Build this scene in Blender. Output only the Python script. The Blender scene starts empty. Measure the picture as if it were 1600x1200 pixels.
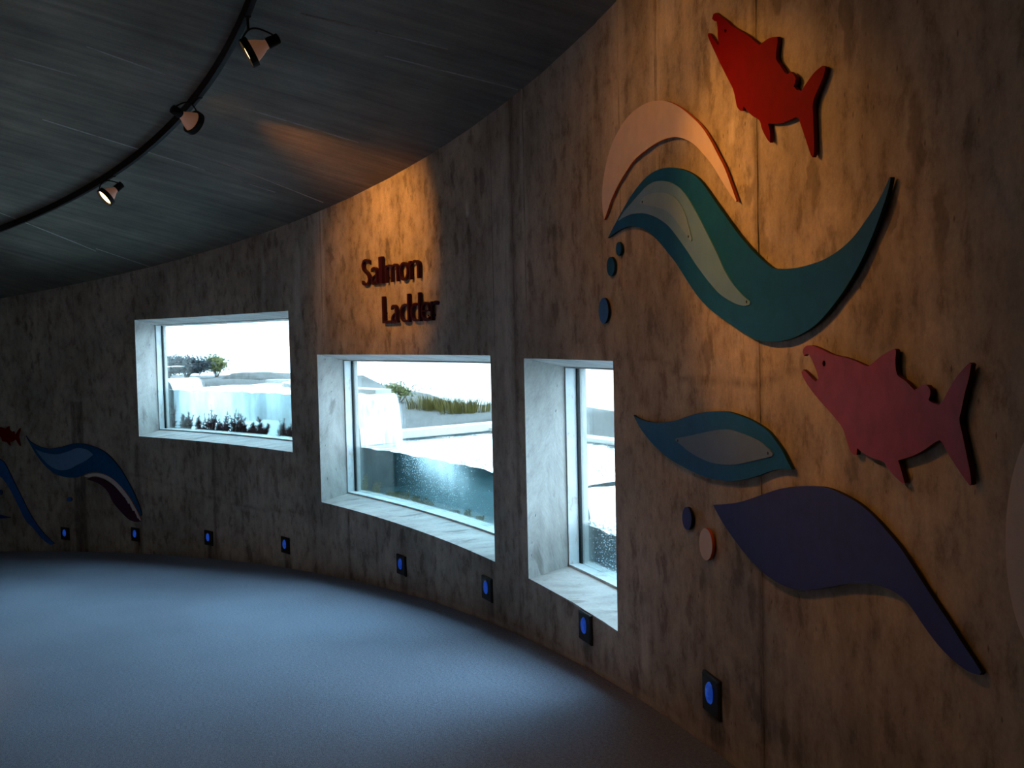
import bpy, bmesh, math, random
import numpy as np
from mathutils import Vector, Matrix
from mathutils.geometry import tessellate_polygon

random.seed(7)
np.random.seed(7)
SC = bpy.context.scene
COL = SC.collection

# ------------------------------------------------------------------ room geometry constants
S = 1.25                                    # scale of the survey to metres
CX, CY, R = -11.2006581 * S, 0.811743622 * S, 12.1986893 * S      # axis and radius of the curved wall
EYE = 1.475                                 # camera height above the ramp
PITCH, ROLL, F = -0.0441415, -0.0220142, 1600.83
R_IN = 7.4 * S                              # inner (core) wall
TH0, TH1 = 0.02, 2.45                       # angular extent of the gallery

def floor_z(th): return EYE + S * (0.9693 * th - 2.7721)           # helical ramp
def ceil_z(th, r): return EYE + S * (0.98938 * th + 0.1394) + 0.2 * (R - r)
def P(th, off, z): return Vector((CX + (R + off) * math.sin(th), CY + (R + off) * math.cos(th), z))

# ------------------------------------------------------------------ camera, sky, exposure
cam = bpy.data.cameras.new('camera')
cam_o = bpy.data.objects.new('camera', cam)
COL.objects.link(cam_o)
cr, sr, cp, sp = math.cos(ROLL), math.sin(ROLL), math.cos(PITCH), math.sin(PITCH)
vx = Vector((cr, -sr * sp, sr * cp)); vy = Vector((-sr, -cr * sp, cr * cp)); vz = -Vector((0, cp, sp))
cam_o.matrix_world = Matrix(((vx.x, vy.x, vz.x, 0), (vx.y, vy.y, vz.y, 0), (vx.z, vy.z, vz.z, EYE), (0, 0, 0, 1)))
cam.sensor_width = 36.0
cam.lens = 36.0 * F / 1600.0
cam.clip_start = 0.02
cam.clip_end = 2000
SC.camera = cam_o

world = bpy.data.worlds.new('sky')
SC.world = world
world.use_nodes = True
bg = world.node_tree.nodes['Background']
bg.inputs[0].default_value = (0.54, 0.78, 1.0, 1)             # bright veiled sky with the usual overcast profile, (1 + 2 sin h) / 3
_n = world.node_tree.nodes; _l = world.node_tree.links
_tc = _n.new('ShaderNodeTexCoord'); _sx = _n.new('ShaderNodeSeparateXYZ'); _mx = _n.new('ShaderNodeMath'); _mx.operation = 'MAXIMUM'
_ma = _n.new('ShaderNodeMath'); _ma.operation = 'MULTIPLY_ADD'
ZENITH = 29.0
_l.new(_tc.outputs['Generated'], _sx.inputs[0]); _l.new(_sx.outputs['Z'], _mx.inputs[0]); _mx.inputs[1].default_value = 0.0
_l.new(_mx.outputs[0], _ma.inputs[0]); _ma.inputs[1].default_value = ZENITH * 2 / 3; _ma.inputs[2].default_value = ZENITH / 3
_l.new(_ma.outputs[0], bg.inputs[1])

SC.view_settings.view_transform = 'Standard'
SC.view_settings.look = 'None'
SC.view_settings.exposure = 0.0
SC.view_settings.gamma = 1.0
SC.view_settings.use_curve_mapping = False

WARM = (1.0, 0.375, 0.06)
SC.cycles.max_bounces = 8
SC.cycles.diffuse_bounces = 5
SC.cycles.glossy_bounces = 3
SC.cycles.transparent_max_bounces = 12
SC.cycles.sample_clamp_indirect = 6.0

# ------------------------------------------------------------------ picture ray -> point on the curved wall / ceiling
def ray(px, py):
    u, v = (px - 800) / F, -(py - 600) / F
    return (vx * u + vy * v - vz)
def wall_hit(px, py, off=0.0):
    D = ray(px, py); r = R + off
    a = D.x ** 2 + D.y ** 2; b = -2 * (D.x * CX + D.y * CY); c = CX ** 2 + CY ** 2 - r * r
    t = (-b + math.sqrt(max(b * b - 4 * a * c, 0))) / (2 * a)
    q = D * t
    return math.atan2(q.x - CX, q.y - CY), EYE + q.z, t
def ceil_hit(px, py, drop=0.0):
    D = ray(px, py)
    t = 0.5
    while t < 40:
        q = D * t
        if EYE + q.z >= ceil_z(math.atan2(q.x - CX, q.y - CY), math.hypot(q.x - CX, q.y - CY)) - drop:
            break
        t += 0.004
    return Vector((q.x, q.y, EYE + q.z))

# ------------------------------------------------------------------ helpers
def tag(o, label=None, cat=None, group=None, kind=None):
    if label: o['label'] = label
    if cat: o['category'] = cat
    if group: o['group'] = group
    if kind: o['kind'] = kind
    return o
def mesh_obj(name, verts, faces, mats, parent=None, smooth=False, mat_idx=None):
    me = bpy.data.meshes.new(name)
    me.from_pydata([tuple(v) for v in verts], [], [tuple(f) for f in faces])
    for m in (mats if isinstance(mats, (list, tuple)) else [mats]): me.materials.append(m)
    if mat_idx is not None: me.polygons.foreach_set('material_index', mat_idx)
    if smooth: me.polygons.foreach_set('use_smooth', [True] * len(me.polygons))
    me.update()
    o = bpy.data.objects.new(name, me); COL.objects.link(o)
    if parent: o.parent = parent
    return o
def empty(name, loc, label=None, cat=None, group=None, kind=None):
    o = bpy.data.objects.new(name, None); COL.objects.link(o)
    o.location = loc; o.empty_display_size = 0.1
    tag(o, label, cat, group, kind)
    return o
def child(o, parent):                       # parent keeping the world placement (parents are only translated)
    o.parent = parent
    o.matrix_parent_inverse = Matrix.Translation(-Vector(parent.location))
    return o
class MB:
    def __init__(s): s.v = []; s.f = []; s.m = []
    def add(s, vs, fs, mi=0):
        n = len(s.v); s.v += [Vector(v) for v in vs]; s.f += [tuple(i + n for i in f) for f in fs]; s.m += [mi] * len(fs)
    def polar_box(s, t0, t1, o0, o1, z0, z1, n=8, mi=0):
        vs = []
        for i in range(n + 1):
            t = t0 + (t1 - t0) * i / n
            za = z0(t) if callable(z0) else z0; zb = z1(t) if callable(z1) else z1
            vs += [P(t, o0, za), P(t, o1, za), P(t, o1, zb), P(t, o0, zb)]
        fs = []
        for i in range(n):
            a, b = 4 * i, 4 * i + 4
            fs += [(a + k, a + (k + 1) % 4, b + (k + 1) % 4, b + k) for k in range(4)]
        fs += [(0, 3, 2, 1), (4 * n, 4 * n + 1, 4 * n + 2, 4 * n + 3)]
        s.add(vs, fs, mi)
    def tube(s, pts, rad, n=10, mi=0):
        pts = [Vector(p) for p in pts]
        rads = rad if isinstance(rad, (list, tuple)) else [rad] * len(pts)
        vs = []; up = None
        for i, p in enumerate(pts):
            d = (pts[min(i + 1, len(pts) - 1)] - pts[max(i - 1, 0)]).normalized()
            if up is None: up = d.orthogonal().normalized()
            up = (up - d * up.dot(d)).normalized(); w = d.cross(up)
            vs += [p + (up * math.cos(2 * math.pi * k / n) + w * math.sin(2 * math.pi * k / n)) * rads[i] for k in range(n)]
        fs = [(i * n + k, i * n + (k + 1) % n, (i + 1) * n + (k + 1) % n, (i + 1) * n + k) for i in range(len(pts) - 1) for k in range(n)]
        fs += [tuple(range(n))[::-1], tuple((len(pts) - 1) * n + k for k in range(n))]
        s.add(vs, fs, mi)
    def lathe(s, base, axis, prof, n=24, mi=0, caps=True):        # prof: (distance along axis, radius)
        s.tube_profile(base, axis, prof, n, mi, caps)
    def tube_profile(s, base, axis, prof, n, mi, caps):
        axis = Vector(axis).normalized(); u = axis.orthogonal().normalized(); w = axis.cross(u); base = Vector(base)
        vs = [base + axis * h + (u * math.cos(2 * math.pi * k / n) + w * math.sin(2 * math.pi * k / n)) * r for h, r in prof for k in range(n)]
        fs = [(i * n + k, i * n + (k + 1) % n, (i + 1) * n + (k + 1) % n, (i + 1) * n + k) for i in range(len(prof) - 1) for k in range(n)]
        if caps: fs += [tuple(range(n))[::-1], tuple((len(prof) - 1) * n + k for k in range(n))]
        s.add(vs, fs, mi)
    def build(s, name, mats, parent=None, smooth=False):
        o = mesh_obj(name, s.v, s.f, mats, None, smooth, s.m)
        if parent: child(o, parent)
        return o

# ------------------------------------------------------------------ materials
class NT:
    def __init__(s, name):
        s.mat = bpy.data.materials.new(name); s.mat.use_nodes = True
        s.t = s.mat.node_tree; s.b = s.t.nodes['Principled BSDF']; s.out = s.t.nodes['Material Output']
    def n(s, ty, **kw):
        nd = s.t.nodes.new(ty)
        for k, v in kw.items():
            if k.startswith('i_'):
                key = k[2:]; key = int(key) if key.isdigit() else key.replace('_', ' ')
                nd.inputs[key].default_value = v
            else: setattr(nd, k, v)
        return nd
    def l(s, a, b): s.t.links.new(a, b)
    def ramp(s, src, stops):
        r = s.n('ShaderNodeValToRGB'); e = r.color_ramp.elements
        while len(e) < len(stops): e.new(0.5)
        for el, (p, c) in zip(e, stops): el.position = p; el.color = c if len(c) == 4 else (*c, 1)
        s.l(src, r.inputs[0]); return r.outputs[0]
    def mix(s, fac, a, b, mode='MIX'):
        m = s.n('ShaderNodeMix', data_type='RGBA', blend_type=mode)
        for sock, val in ((m.inputs[0], fac), (m.inputs[6], a), (m.inputs[7], b)):
            if hasattr(val, 'links'): s.l(val, sock)
            else: sock.default_value = val if not isinstance(val, tuple) or len(val) == 4 else (*val, 1)
        return m.outputs[2]
    def math(s, op, a, b=0.0):
        m = s.n('ShaderNodeMath', operation=op)
        for sock, val in ((m.inputs[0], a), (m.inputs[1], b)):
            if hasattr(val, 'links'): s.l(val, sock)
            else: sock.default_value = val
        return m.outputs[0]
    def scaled(s, src, sc):
        m = s.n('ShaderNodeMapping'); m.inputs['Scale'].default_value = sc; s.l(src, m.inputs['Vector']); return m.outputs[0]
    def noise(s, vec, scale, detail=5, rough=0.55):
        nn = s.n('ShaderNodeTexNoise'); nn.inputs['Scale'].default_value = scale; nn.inputs['Detail'].default_value = detail
        nn.inputs['Roughness'].default_value = rough; s.l(vec, nn.inputs['Vector']); return nn.outputs[0]
    def bump(s, h, strength=0.3, dist=0.01):
        b = s.n('ShaderNodeBump'); b.inputs['Strength'].default_value = strength; b.inputs['Distance'].default_value = dist
        s.l(h, b.inputs['Height']); s.l(b.outputs[0], s.b.inputs['Normal'])

def concrete(name, base, dark, light, attrs=False, spec=0.3, mottle=0.75):
    m = NT(name)
    uv = m.n('ShaderNodeUVMap').outputs[0]
    streak = m.noise(m.scaled(uv, (1, 0.10, 1)), 4.0, 6, 0.6)
    cloud = m.noise(uv, 0.9, 6, 0.62)
    fine = m.noise(uv, 60.0, 4, 0.7)
    col = m.ramp(cloud, [(0.30, dark), (0.52, base), (0.74, light)])
    col = m.mix(0.38, col, m.ramp(streak, [(0.32, (0.42, 0.40, 0.38)), (0.5, (0.82, 0.82, 0.82)), (0.72, (1.12, 1.1, 1.06))]), 'MULTIPLY')
    mot = m.noise(m.scaled(uv, (1, 0.62, 1)), 8.0, 7, 0.72)
    col = m.mix(mottle, col, m.ramp(mot, [(0.36, (0.36, 0.34, 0.31)), (0.47, (0.84, 0.83, 0.81)), (0.60, (1.10, 1.10, 1.09))]), 'MULTIPLY')
    # bug holes and damp vertical blotches left by the formwork
    dis = m.noise(uv, 9.0, 3)
    vor = m.n('ShaderNodeTexVoronoi', feature='F1'); vor.inputs['Scale'].default_value = 7.5; vor.inputs['Randomness'].default_value = 1.0
    vm = m.n('ShaderNodeVectorMath', operation='MULTIPLY_ADD')
    m.l(m.scaled(uv, (1.0, 0.42, 1)), vm.inputs[0]); vm.inputs[1].default_value = (1, 1, 1)
    cmb = m.n('ShaderNodeCombineXYZ'); m.l(m.math('MULTIPLY', dis, 0.16), cmb.inputs[0]); m.l(m.math('MULTIPLY', dis, 0.10), cmb.inputs[1])
    m.l(cmb.outputs[0], vm.inputs[2]); m.l(vm.outputs[0], vor.inputs['Vector'])
    sep = m.n('ShaderNodeSeparateColor'); m.l(vor.outputs['Color'], sep.inputs[0])
    size = m.math('MULTIPLY', m.math('SUBTRACT', sep.outputs[0], 0.40), 0.50)
    spot = m.ramp(m.math('SUBTRACT', vor.outputs['Distance'], size), [(0.0, (1, 1, 1)), (0.14, (0, 0, 0))])
    col = m.mix(m.math('MULTIPLY', spot, 0.48), col, (0.07, 0.058, 0.046), 'MIX')
    vor2 = m.n('ShaderNodeTexVoronoi'); vor2.inputs['Scale'].default_value = 26; m.l(m.scaled(uv, (1, 0.5, 1)), vor2.inputs['Vector'])
    pit = m.ramp(vor2.outputs['Distance'], [(0.06, (1, 1, 1)), (0.16, (0, 0, 0))])
    sep2 = m.n('ShaderNodeSeparateColor'); m.l(vor2.outputs['Color'], sep2.inputs[0])
    pit = m.math('MULTIPLY', pit, m.math('GREATER_THAN', sep2.outputs[1], 0.72))
    col = m.mix(m.math('MULTIPLY', pit, 0.6), col, (0.05, 0.042, 0.035))
    if attrs:
        a = m.n('ShaderNodeAttribute', attribute_name='stain')
        sp_ = m.n('ShaderNodeSeparateColor'); m.l(a.outputs['Color'], sp_.inputs[0])
        brk = m.ramp(m.noise(m.scaled(uv, (1, 0.25, 1)), 14, 5, 0.7), [(0.30, (0.25, 0.25, 0.25)), (0.60, (1, 1, 1))])
        col = m.mix(m.math('MULTIPLY', sp_.outputs[0], brk), col, (0.055, 0.045, 0.038))
        col = m.mix(m.math('MULTIPLY', m.math('MULTIPLY', sp_.outputs[1], 1.5), brk), col, (0.72, 0.69, 0.64))
    col = m.mix(0.35, col, m.ramp(fine, [(0.3, (0.6, 0.6, 0.6)), (0.7, (1.15, 1.15, 1.15))]), 'MULTIPLY')
    m.l(col, m.b.inputs['Base Color'])
    m.b.inputs['Roughness'].default_value = 0.72
    m.b.inputs['Specular IOR Level'].default_value = spec
    h = m.math('SUBTRACT', m.math('ADD', m.math('MULTIPLY', fine, 0.25), m.math('MULTIPLY', streak, 0.5)), m.math('ADD', m.math('MULTIPLY', pit, 1.0), m.math('MULTIPLY', spot, 0.25)))
    m.bump(h, 0.5, 0.006)
    return m.mat

M_WALL = concrete('board_marked_concrete', (0.46, 0.41, 0.34), (0.27, 0.24, 0.19), (0.60, 0.545, 0.46), True)
M_CORE = concrete('core_concrete', (0.42, 0.38, 0.33), (0.30, 0.27, 0.23), (0.52, 0.47, 0.41))
M_REVEAL = concrete('reveal_concrete', (0.44, 0.41, 0.385), (0.31, 0.29, 0.27), (0.55, 0.52, 0.49), mottle=0.4)
M_OUTC = concrete('ladder_concrete', (0.45, 0.44, 0.41), (0.30, 0.29, 0.27), (0.58, 0.56, 0.52))

def ceiling_mat():
    m = NT('ceiling_board_concrete')
    uv = m.n('ShaderNodeUVMap').outputs[0]                       # u along arc, v radial
    grain = m.noise(m.scaled(uv, (1, 0.06, 1)), 9, 6, 0.65)
    cloud = m.noise(uv, 1.1, 5, 0.6)
    fine = m.noise(uv, 50, 3)
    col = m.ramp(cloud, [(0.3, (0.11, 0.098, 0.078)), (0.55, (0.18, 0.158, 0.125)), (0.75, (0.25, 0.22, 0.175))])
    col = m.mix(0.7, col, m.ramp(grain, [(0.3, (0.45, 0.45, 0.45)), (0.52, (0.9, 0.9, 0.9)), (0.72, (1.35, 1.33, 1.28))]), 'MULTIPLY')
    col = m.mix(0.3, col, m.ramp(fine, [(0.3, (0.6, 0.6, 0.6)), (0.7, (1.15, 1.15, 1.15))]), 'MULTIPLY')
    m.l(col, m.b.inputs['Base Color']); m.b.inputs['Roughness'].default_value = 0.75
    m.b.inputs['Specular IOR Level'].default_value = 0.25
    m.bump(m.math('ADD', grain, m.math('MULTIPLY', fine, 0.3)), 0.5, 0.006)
    return m.mat
M_CEIL = ceiling_mat()

def carpet_mat():
    m = NT('blue_grey_carpet')
    uv = m.n('ShaderNodeUVMap').outputs[0]
    fine = m.noise(uv, 170, 3, 0.75)
    mid = m.noise(uv, 55, 4, 0.75)
    big = m.noise(uv, 0.8, 3)
    col = m.ramp(fine, [(0.28, (0.075, 0.105, 0.15)), (0.5, (0.18, 0.23, 0.32)), (0.72, (0.33, 0.40, 0.52))])
    col = m.mix(0.8, col, m.ramp(mid, [(0.3, (0.50, 0.50, 0.52)), (0.7, (1.32, 1.32, 1.30))]), 'MULTIPLY')
    col = m.mix(0.4, col, m.ramp(big, [(0.35, (0.85, 0.85, 0.85)), (0.65, (1.08, 1.08, 1.08))]), 'MULTIPLY')
    m.l(col, m.b.inputs['Base Color']); m.b.inputs['Roughness'].default_value = 1.0
    m.b.inputs['Specular IOR Level'].default_value = 0.05
    m.b.inputs['Sheen Weight'].default_value = 0.15
    m.bump(m.math('ADD', fine, m.math('MULTIPLY', mid, 0.6)), 0.9, 0.008)
    return m.mat
M_CARPET = carpet_mat()

def paint(name, col, rough=0.5, var=0.12, spec=0.12, metal=0.0):
    m = NT(name)
    tc = m.n('ShaderNodeTexCoord').outputs['Object']
    nz = m.noise(tc, 14, 5, 0.6)
    c = m.mix(1.0, (*col, 1), m.ramp(nz, [(0.3, (1 - var,) * 3), (0.7, (1 + var,) * 3)]), 'MULTIPLY')
    m.l(c, m.b.inputs['Base Color']); m.b.inputs['Roughness'].default_value = rough
    m.b.inputs['Specular IOR Level'].default_value = spec; m.b.inputs['Metallic'].default_value = metal
    m.bump(m.noise(tc, 90, 3), 0.12, 0.002)
    return m.mat
M_RED = paint('red_paint', (0.17, 0.0015, 0.004), 0.65, 0.12, 0.04)
M_REDE = paint('red_edge_paint', (0.16, 0.006, 0.008), 0.6)
M_PINK = paint('rose_paint', (0.27, 0.045, 0.085), 0.45, 0.2)
M_PINKE = paint('rose_shaded_edge', (0.08, 0.012, 0.018), 0.6)  # rose darkened for the board's side faces, their shade put into the colour
M_CREAM = paint('cream_paint', (0.66, 0.56, 0.52), 0.5, 0.05)
M_CREAME = paint('orange_red_edge_paint', (0.50, 0.10, 0.04), 0.6)
M_TEAL = paint('teal_paint', (0.005, 0.092, 0.26), 0.45)
M_TEALE = paint('teal_shaded_edge', (0.004, 0.03, 0.04), 0.6)  # shade of the side faces painted in as a darker teal
M_MIST = paint('mist_blue_paint', (0.12, 0.27, 0.50), 0.5, 0.06)
M_MIST2 = paint('pale_mist_paint', (0.17, 0.31, 0.50), 0.5, 0.06)
M_SAGE = paint('grey_sage_paint', (0.12, 0.19, 0.32), 0.5, 0.06)
M_NAVY = paint('navy_paint', (0.036, 0.040, 0.20), 0.5)
M_NAVYE = paint('navy_shaded_edge', (0.010, 0.011, 0.03), 0.6)  # near-black navy: side-face shade in the colour, for blue and purple boards too
M_BLUE = paint('bright_blue_paint', (0.020, 0.12, 0.42), 0.45)
M_PURPLE = paint('dark_purple_paint', (0.050, 0.016, 0.045), 0.35)
M_LETTER = paint('maroon_purple_letter_paint', (0.030, 0.007, 0.020), 0.3)
M_BLACK = paint('black_metal', (0.006, 0.006, 0.006), 0.7, 0.1, 0.15)
M_PLATE = paint('dark_step_light_plate', (0.018, 0.022, 0.022), 0.45, 0.2)
def steel_mat():
    m = NT('pale_rust_spotted_steel')
    tc = m.n('ShaderNodeTexCoord').outputs['Object']
    rust = m.ramp(m.noise(m.scaled(tc, (1, 1, 0.45)), 16, 6, 0.7), [(0.55, (0, 0, 0)), (0.68, (1, 1, 1))])
    col = m.mix(m.math('MULTIPLY', rust, 0.6), m.ramp(m.noise(tc, 6, 4), [(0.3, (0.46, 0.47, 0.47)), (0.7, (0.60, 0.60, 0.58))]), (0.36, 0.20, 0.10))
    m.l(col, m.b.inputs['Base Color']); m.b.inputs['Roughness'].default_value = 0.5
    return m.mat
M_STEEL = steel_mat()
M_GASKET = paint('black_gasket', (0.01, 0.012, 0.012), 0.6)
def bulb_mat():
    m = NT('bulb_glass_reflector')
    m.b.inputs['Base Color'].default_value = (0.62, 0.42, 0.34, 1); m.b.inputs['Roughness'].default_value = 0.3
    m.b.inputs['Emission Color'].default_value = (1.0, 0.42, 0.2, 1); m.b.inputs['Emission Strength'].default_value = 0.07
    return m.mat
M_BULB = bulb_mat()
M_SCREW = paint('dark_screw', (0.02, 0.02, 0.02), 0.4)
M_ALGAE_R = paint('red_brown_algae', (0.075, 0.024, 0.028), 0.6, 0.3)
M_ALGAE_G = paint('olive_algae', (0.20, 0.165, 0.065), 0.6, 0.3)
M_SLIME = paint('dark_wet_algae_slime', (0.030, 0.042, 0.045), 0.5, 0.5)
M_GRASS = paint('dry_yellow_grass', (0.085, 0.068, 0.016), 0.7, 0.2)
M_LEAF = paint('dark_green_leaf', (0.016, 0.020, 0.022), 0.6, 0.3)
M_LEAF2 = paint('pale_green_leaf', (0.075, 0.080, 0.022), 0.6, 0.3)
M_BARK = paint('bark', (0.10, 0.07, 0.05), 0.8, 0.3)
M_BANK = paint('gravel_bank', (0.050, 0.048, 0.044), 0.9, 0.3)
M_FOAM = paint('white_foam', (0.85, 0.88, 0.90), 0.7, 0.03)

def emit(name, col, strength):
    m = NT(name)
    m.b.inputs['Base Color'].default_value = (*col, 1)
    m.b.inputs['Emission Color'].default_value = (*col, 1); m.b.inputs['Emission Strength'].default_value = strength
    m.b.inputs['Roughness'].default_value = 0.25
    return m.mat
M_LAMP = emit('glowing_lamp_lens', (1.0, 0.62, 0.26), 6.0)
def blue_lens():
    m = NT('blue_glass_lens')
    tc = m.n('ShaderNodeTexCoord').outputs['Object']
    c = m.ramp(m.noise(tc, 30, 3), [(0.3, (0.008, 0.05, 0.40)), (0.7, (0.02, 0.10, 0.62))])
    m.l(c, m.b.inputs['Base Color']); m.l(c, m.b.inputs['Emission Color'])
    m.b.inputs['Emission Strength'].default_value = 0.38; m.b.inputs['Roughness'].default_value = 0.15
    return m.mat
M_LENS = blue_lens()

def glass_mat():
    m = NT('window_glass'); t = m.t
    tr = m.n('ShaderNodeBsdfTransparent'); tr.inputs[0].default_value = (0.93, 0.97, 0.96, 1)
    gl = m.n('ShaderNodeBsdfGlossy'); gl.inputs['Roughness'].default_value = 0.03
    fr = m.n('ShaderNodeFresnel'); fr.inputs[0].default_value = 1.35
    mx = m.n('ShaderNodeMixShader'); m.l(m.math('MULTIPLY', fr.outputs[0], 0.6), mx.inputs[0]); m.l(tr.outputs[0], mx.inputs[1]); m.l(gl.outputs[0], mx.inputs[2])
    m.l(mx.outputs[0], m.out.inputs[0]); return m.mat
M_GLASS = glass_mat()
def water_side(name, tint, milk):
    """Depth of a pool seen through the glass: vertex colour 'air' holds turbidity (red) and share of white air bubbles (green)."""
    m = NT(name)
    tc = m.n('ShaderNodeTexCoord').outputs['Object']
    a = m.n('ShaderNodeAttribute', attribute_name='air'); sp = m.n('ShaderNodeSeparateColor'); m.l(a.outputs['Color'], sp.inputs[0])
    nz = m.ramp(m.noise(m.scaled(tc, (2.2, 2.2, 0.6)), 3.0, 5), [(0.3, (0.65, 0.65, 0.65)), (0.7, (1.25, 1.25, 1.25))])
    tr = m.n('ShaderNodeBsdfTransparent'); tr.inputs[0].default_value = (*tint, 1)
    tl = m.n('ShaderNodeBsdfTranslucent'); m.l(m.mix(sp.outputs[1], (*milk, 1), (0.95, 0.97, 0.97, 1)), tl.inputs[0])
    mx = m.n('ShaderNodeMixShader'); m.l(m.math('MULTIPLY', nz, sp.outputs[0]), mx.inputs[0]); m.l(tr.outputs[0], mx.inputs[1]); m.l(tl.outputs[0], mx.inputs[2])
    m.l(mx.outputs[0], m.out.inputs[0]); return m.mat
def water_top():
    m = NT('rippled_water_surface')
    tc = m.n('ShaderNodeTexCoord').outputs['Object']
    b = m.n('ShaderNodeBump'); b.inputs['Strength'].default_value = 0.6; b.inputs['Distance'].default_value = 0.05
    m.l(m.noise(tc, 6, 4, 0.6), b.inputs['Height'])
    tr = m.n('ShaderNodeBsdfTransparent'); tr.inputs[0].default_value = (0.72, 0.86, 0.88, 1)
    gl = m.n('ShaderNodeBsdfGlossy'); gl.inputs['Roughness'].default_value = 0.12; m.l(b.outputs[0], gl.inputs['Normal'])
    fr = m.n('ShaderNodeFresnel'); fr.inputs[0].default_value = 1.33; m.l(b.outputs[0], fr.inputs['Normal'])
    mx = m.n('ShaderNodeMixShader'); m.l(fr.outputs[0], mx.inputs[0]); m.l(tr.outputs[0], mx.inputs[1]); m.l(gl.outputs[0], mx.inputs[2])
    m.l(mx.outputs[0], m.out.inputs[0]); return m.mat
M_WTOP = water_top()
M_WSIDE_A = water_side('clear_pale_water', (0.80, 0.93, 0.97), (0.70, 0.86, 0.90))
M_WSIDE_B = water_side('teal_water', (0.34, 0.48, 0.50), (0.18, 0.31, 0.32))
M_WSIDE_C = water_side('deep_teal_water', (0.42, 0.62, 0.72), (0.14, 0.28, 0.34))
def fall_mat():
    m = NT('falling_white_water')
    tc = m.n('ShaderNodeTexCoord').outputs['Object']
    fac = m.ramp(m.noise(m.scaled(tc, (9, 9, 0.8)), 2.0, 4), [(0.3, (0.35, 0.35, 0.35)), (0.6, (0.95, 0.95, 0.95))])
    tr = m.n('ShaderNodeBsdfTransparent'); tr.inputs[0].default_value = (0.85, 0.93, 0.97, 1)
    df = m.n('ShaderNodeBsdfDiffuse'); df.inputs[0].default_value = (0.82, 0.88, 0.92, 1)
    mx = m.n('ShaderNodeMixShader'); m.l(fac, mx.inputs[0]); m.l(tr.outputs[0], mx.inputs[1]); m.l(df.outputs[0], mx.inputs[2])
    m.l(mx.outputs[0], m.out.inputs[0]); return m.mat
M_FALL = fall_mat()
def river_mat():
    m = NT('river_water')
    tc = m.n('ShaderNodeTexCoord').outputs['Object']
    m.b.inputs['Base Color'].default_value = (0.16, 0.20, 0.22, 1); m.b.inputs['Roughness'].default_value = 0.18
    m.b.inputs['IOR'].default_value = 1.33
    m.bump(m.noise(tc, 0.8, 4), 0.15, 0.1)
    return m.mat
M_RIVER = river_mat()

# ------------------------------------------------------------------ windows: angles, levels (heights in metres)
WIN = [  # th_left, th_right, z_top, z_bottom
    (0.645, 0.870, EYE + 0.347, EYE - 1.153),
    (0.9095, 1.139, EYE - 0.117, EYE - 1.620),
    (1.1775, 1.2675, EYE - 0.133, EYE - 1.625)]
D_CON, D_GLASS, D_OUT = 0.30, 0.39, 0.46          # concrete reveal, glass, outer face of the wall
RISE, DROP = 0.075, 0.085                          # sill rises and soffit drops towards the glass
SHR = 0.0008

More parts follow.
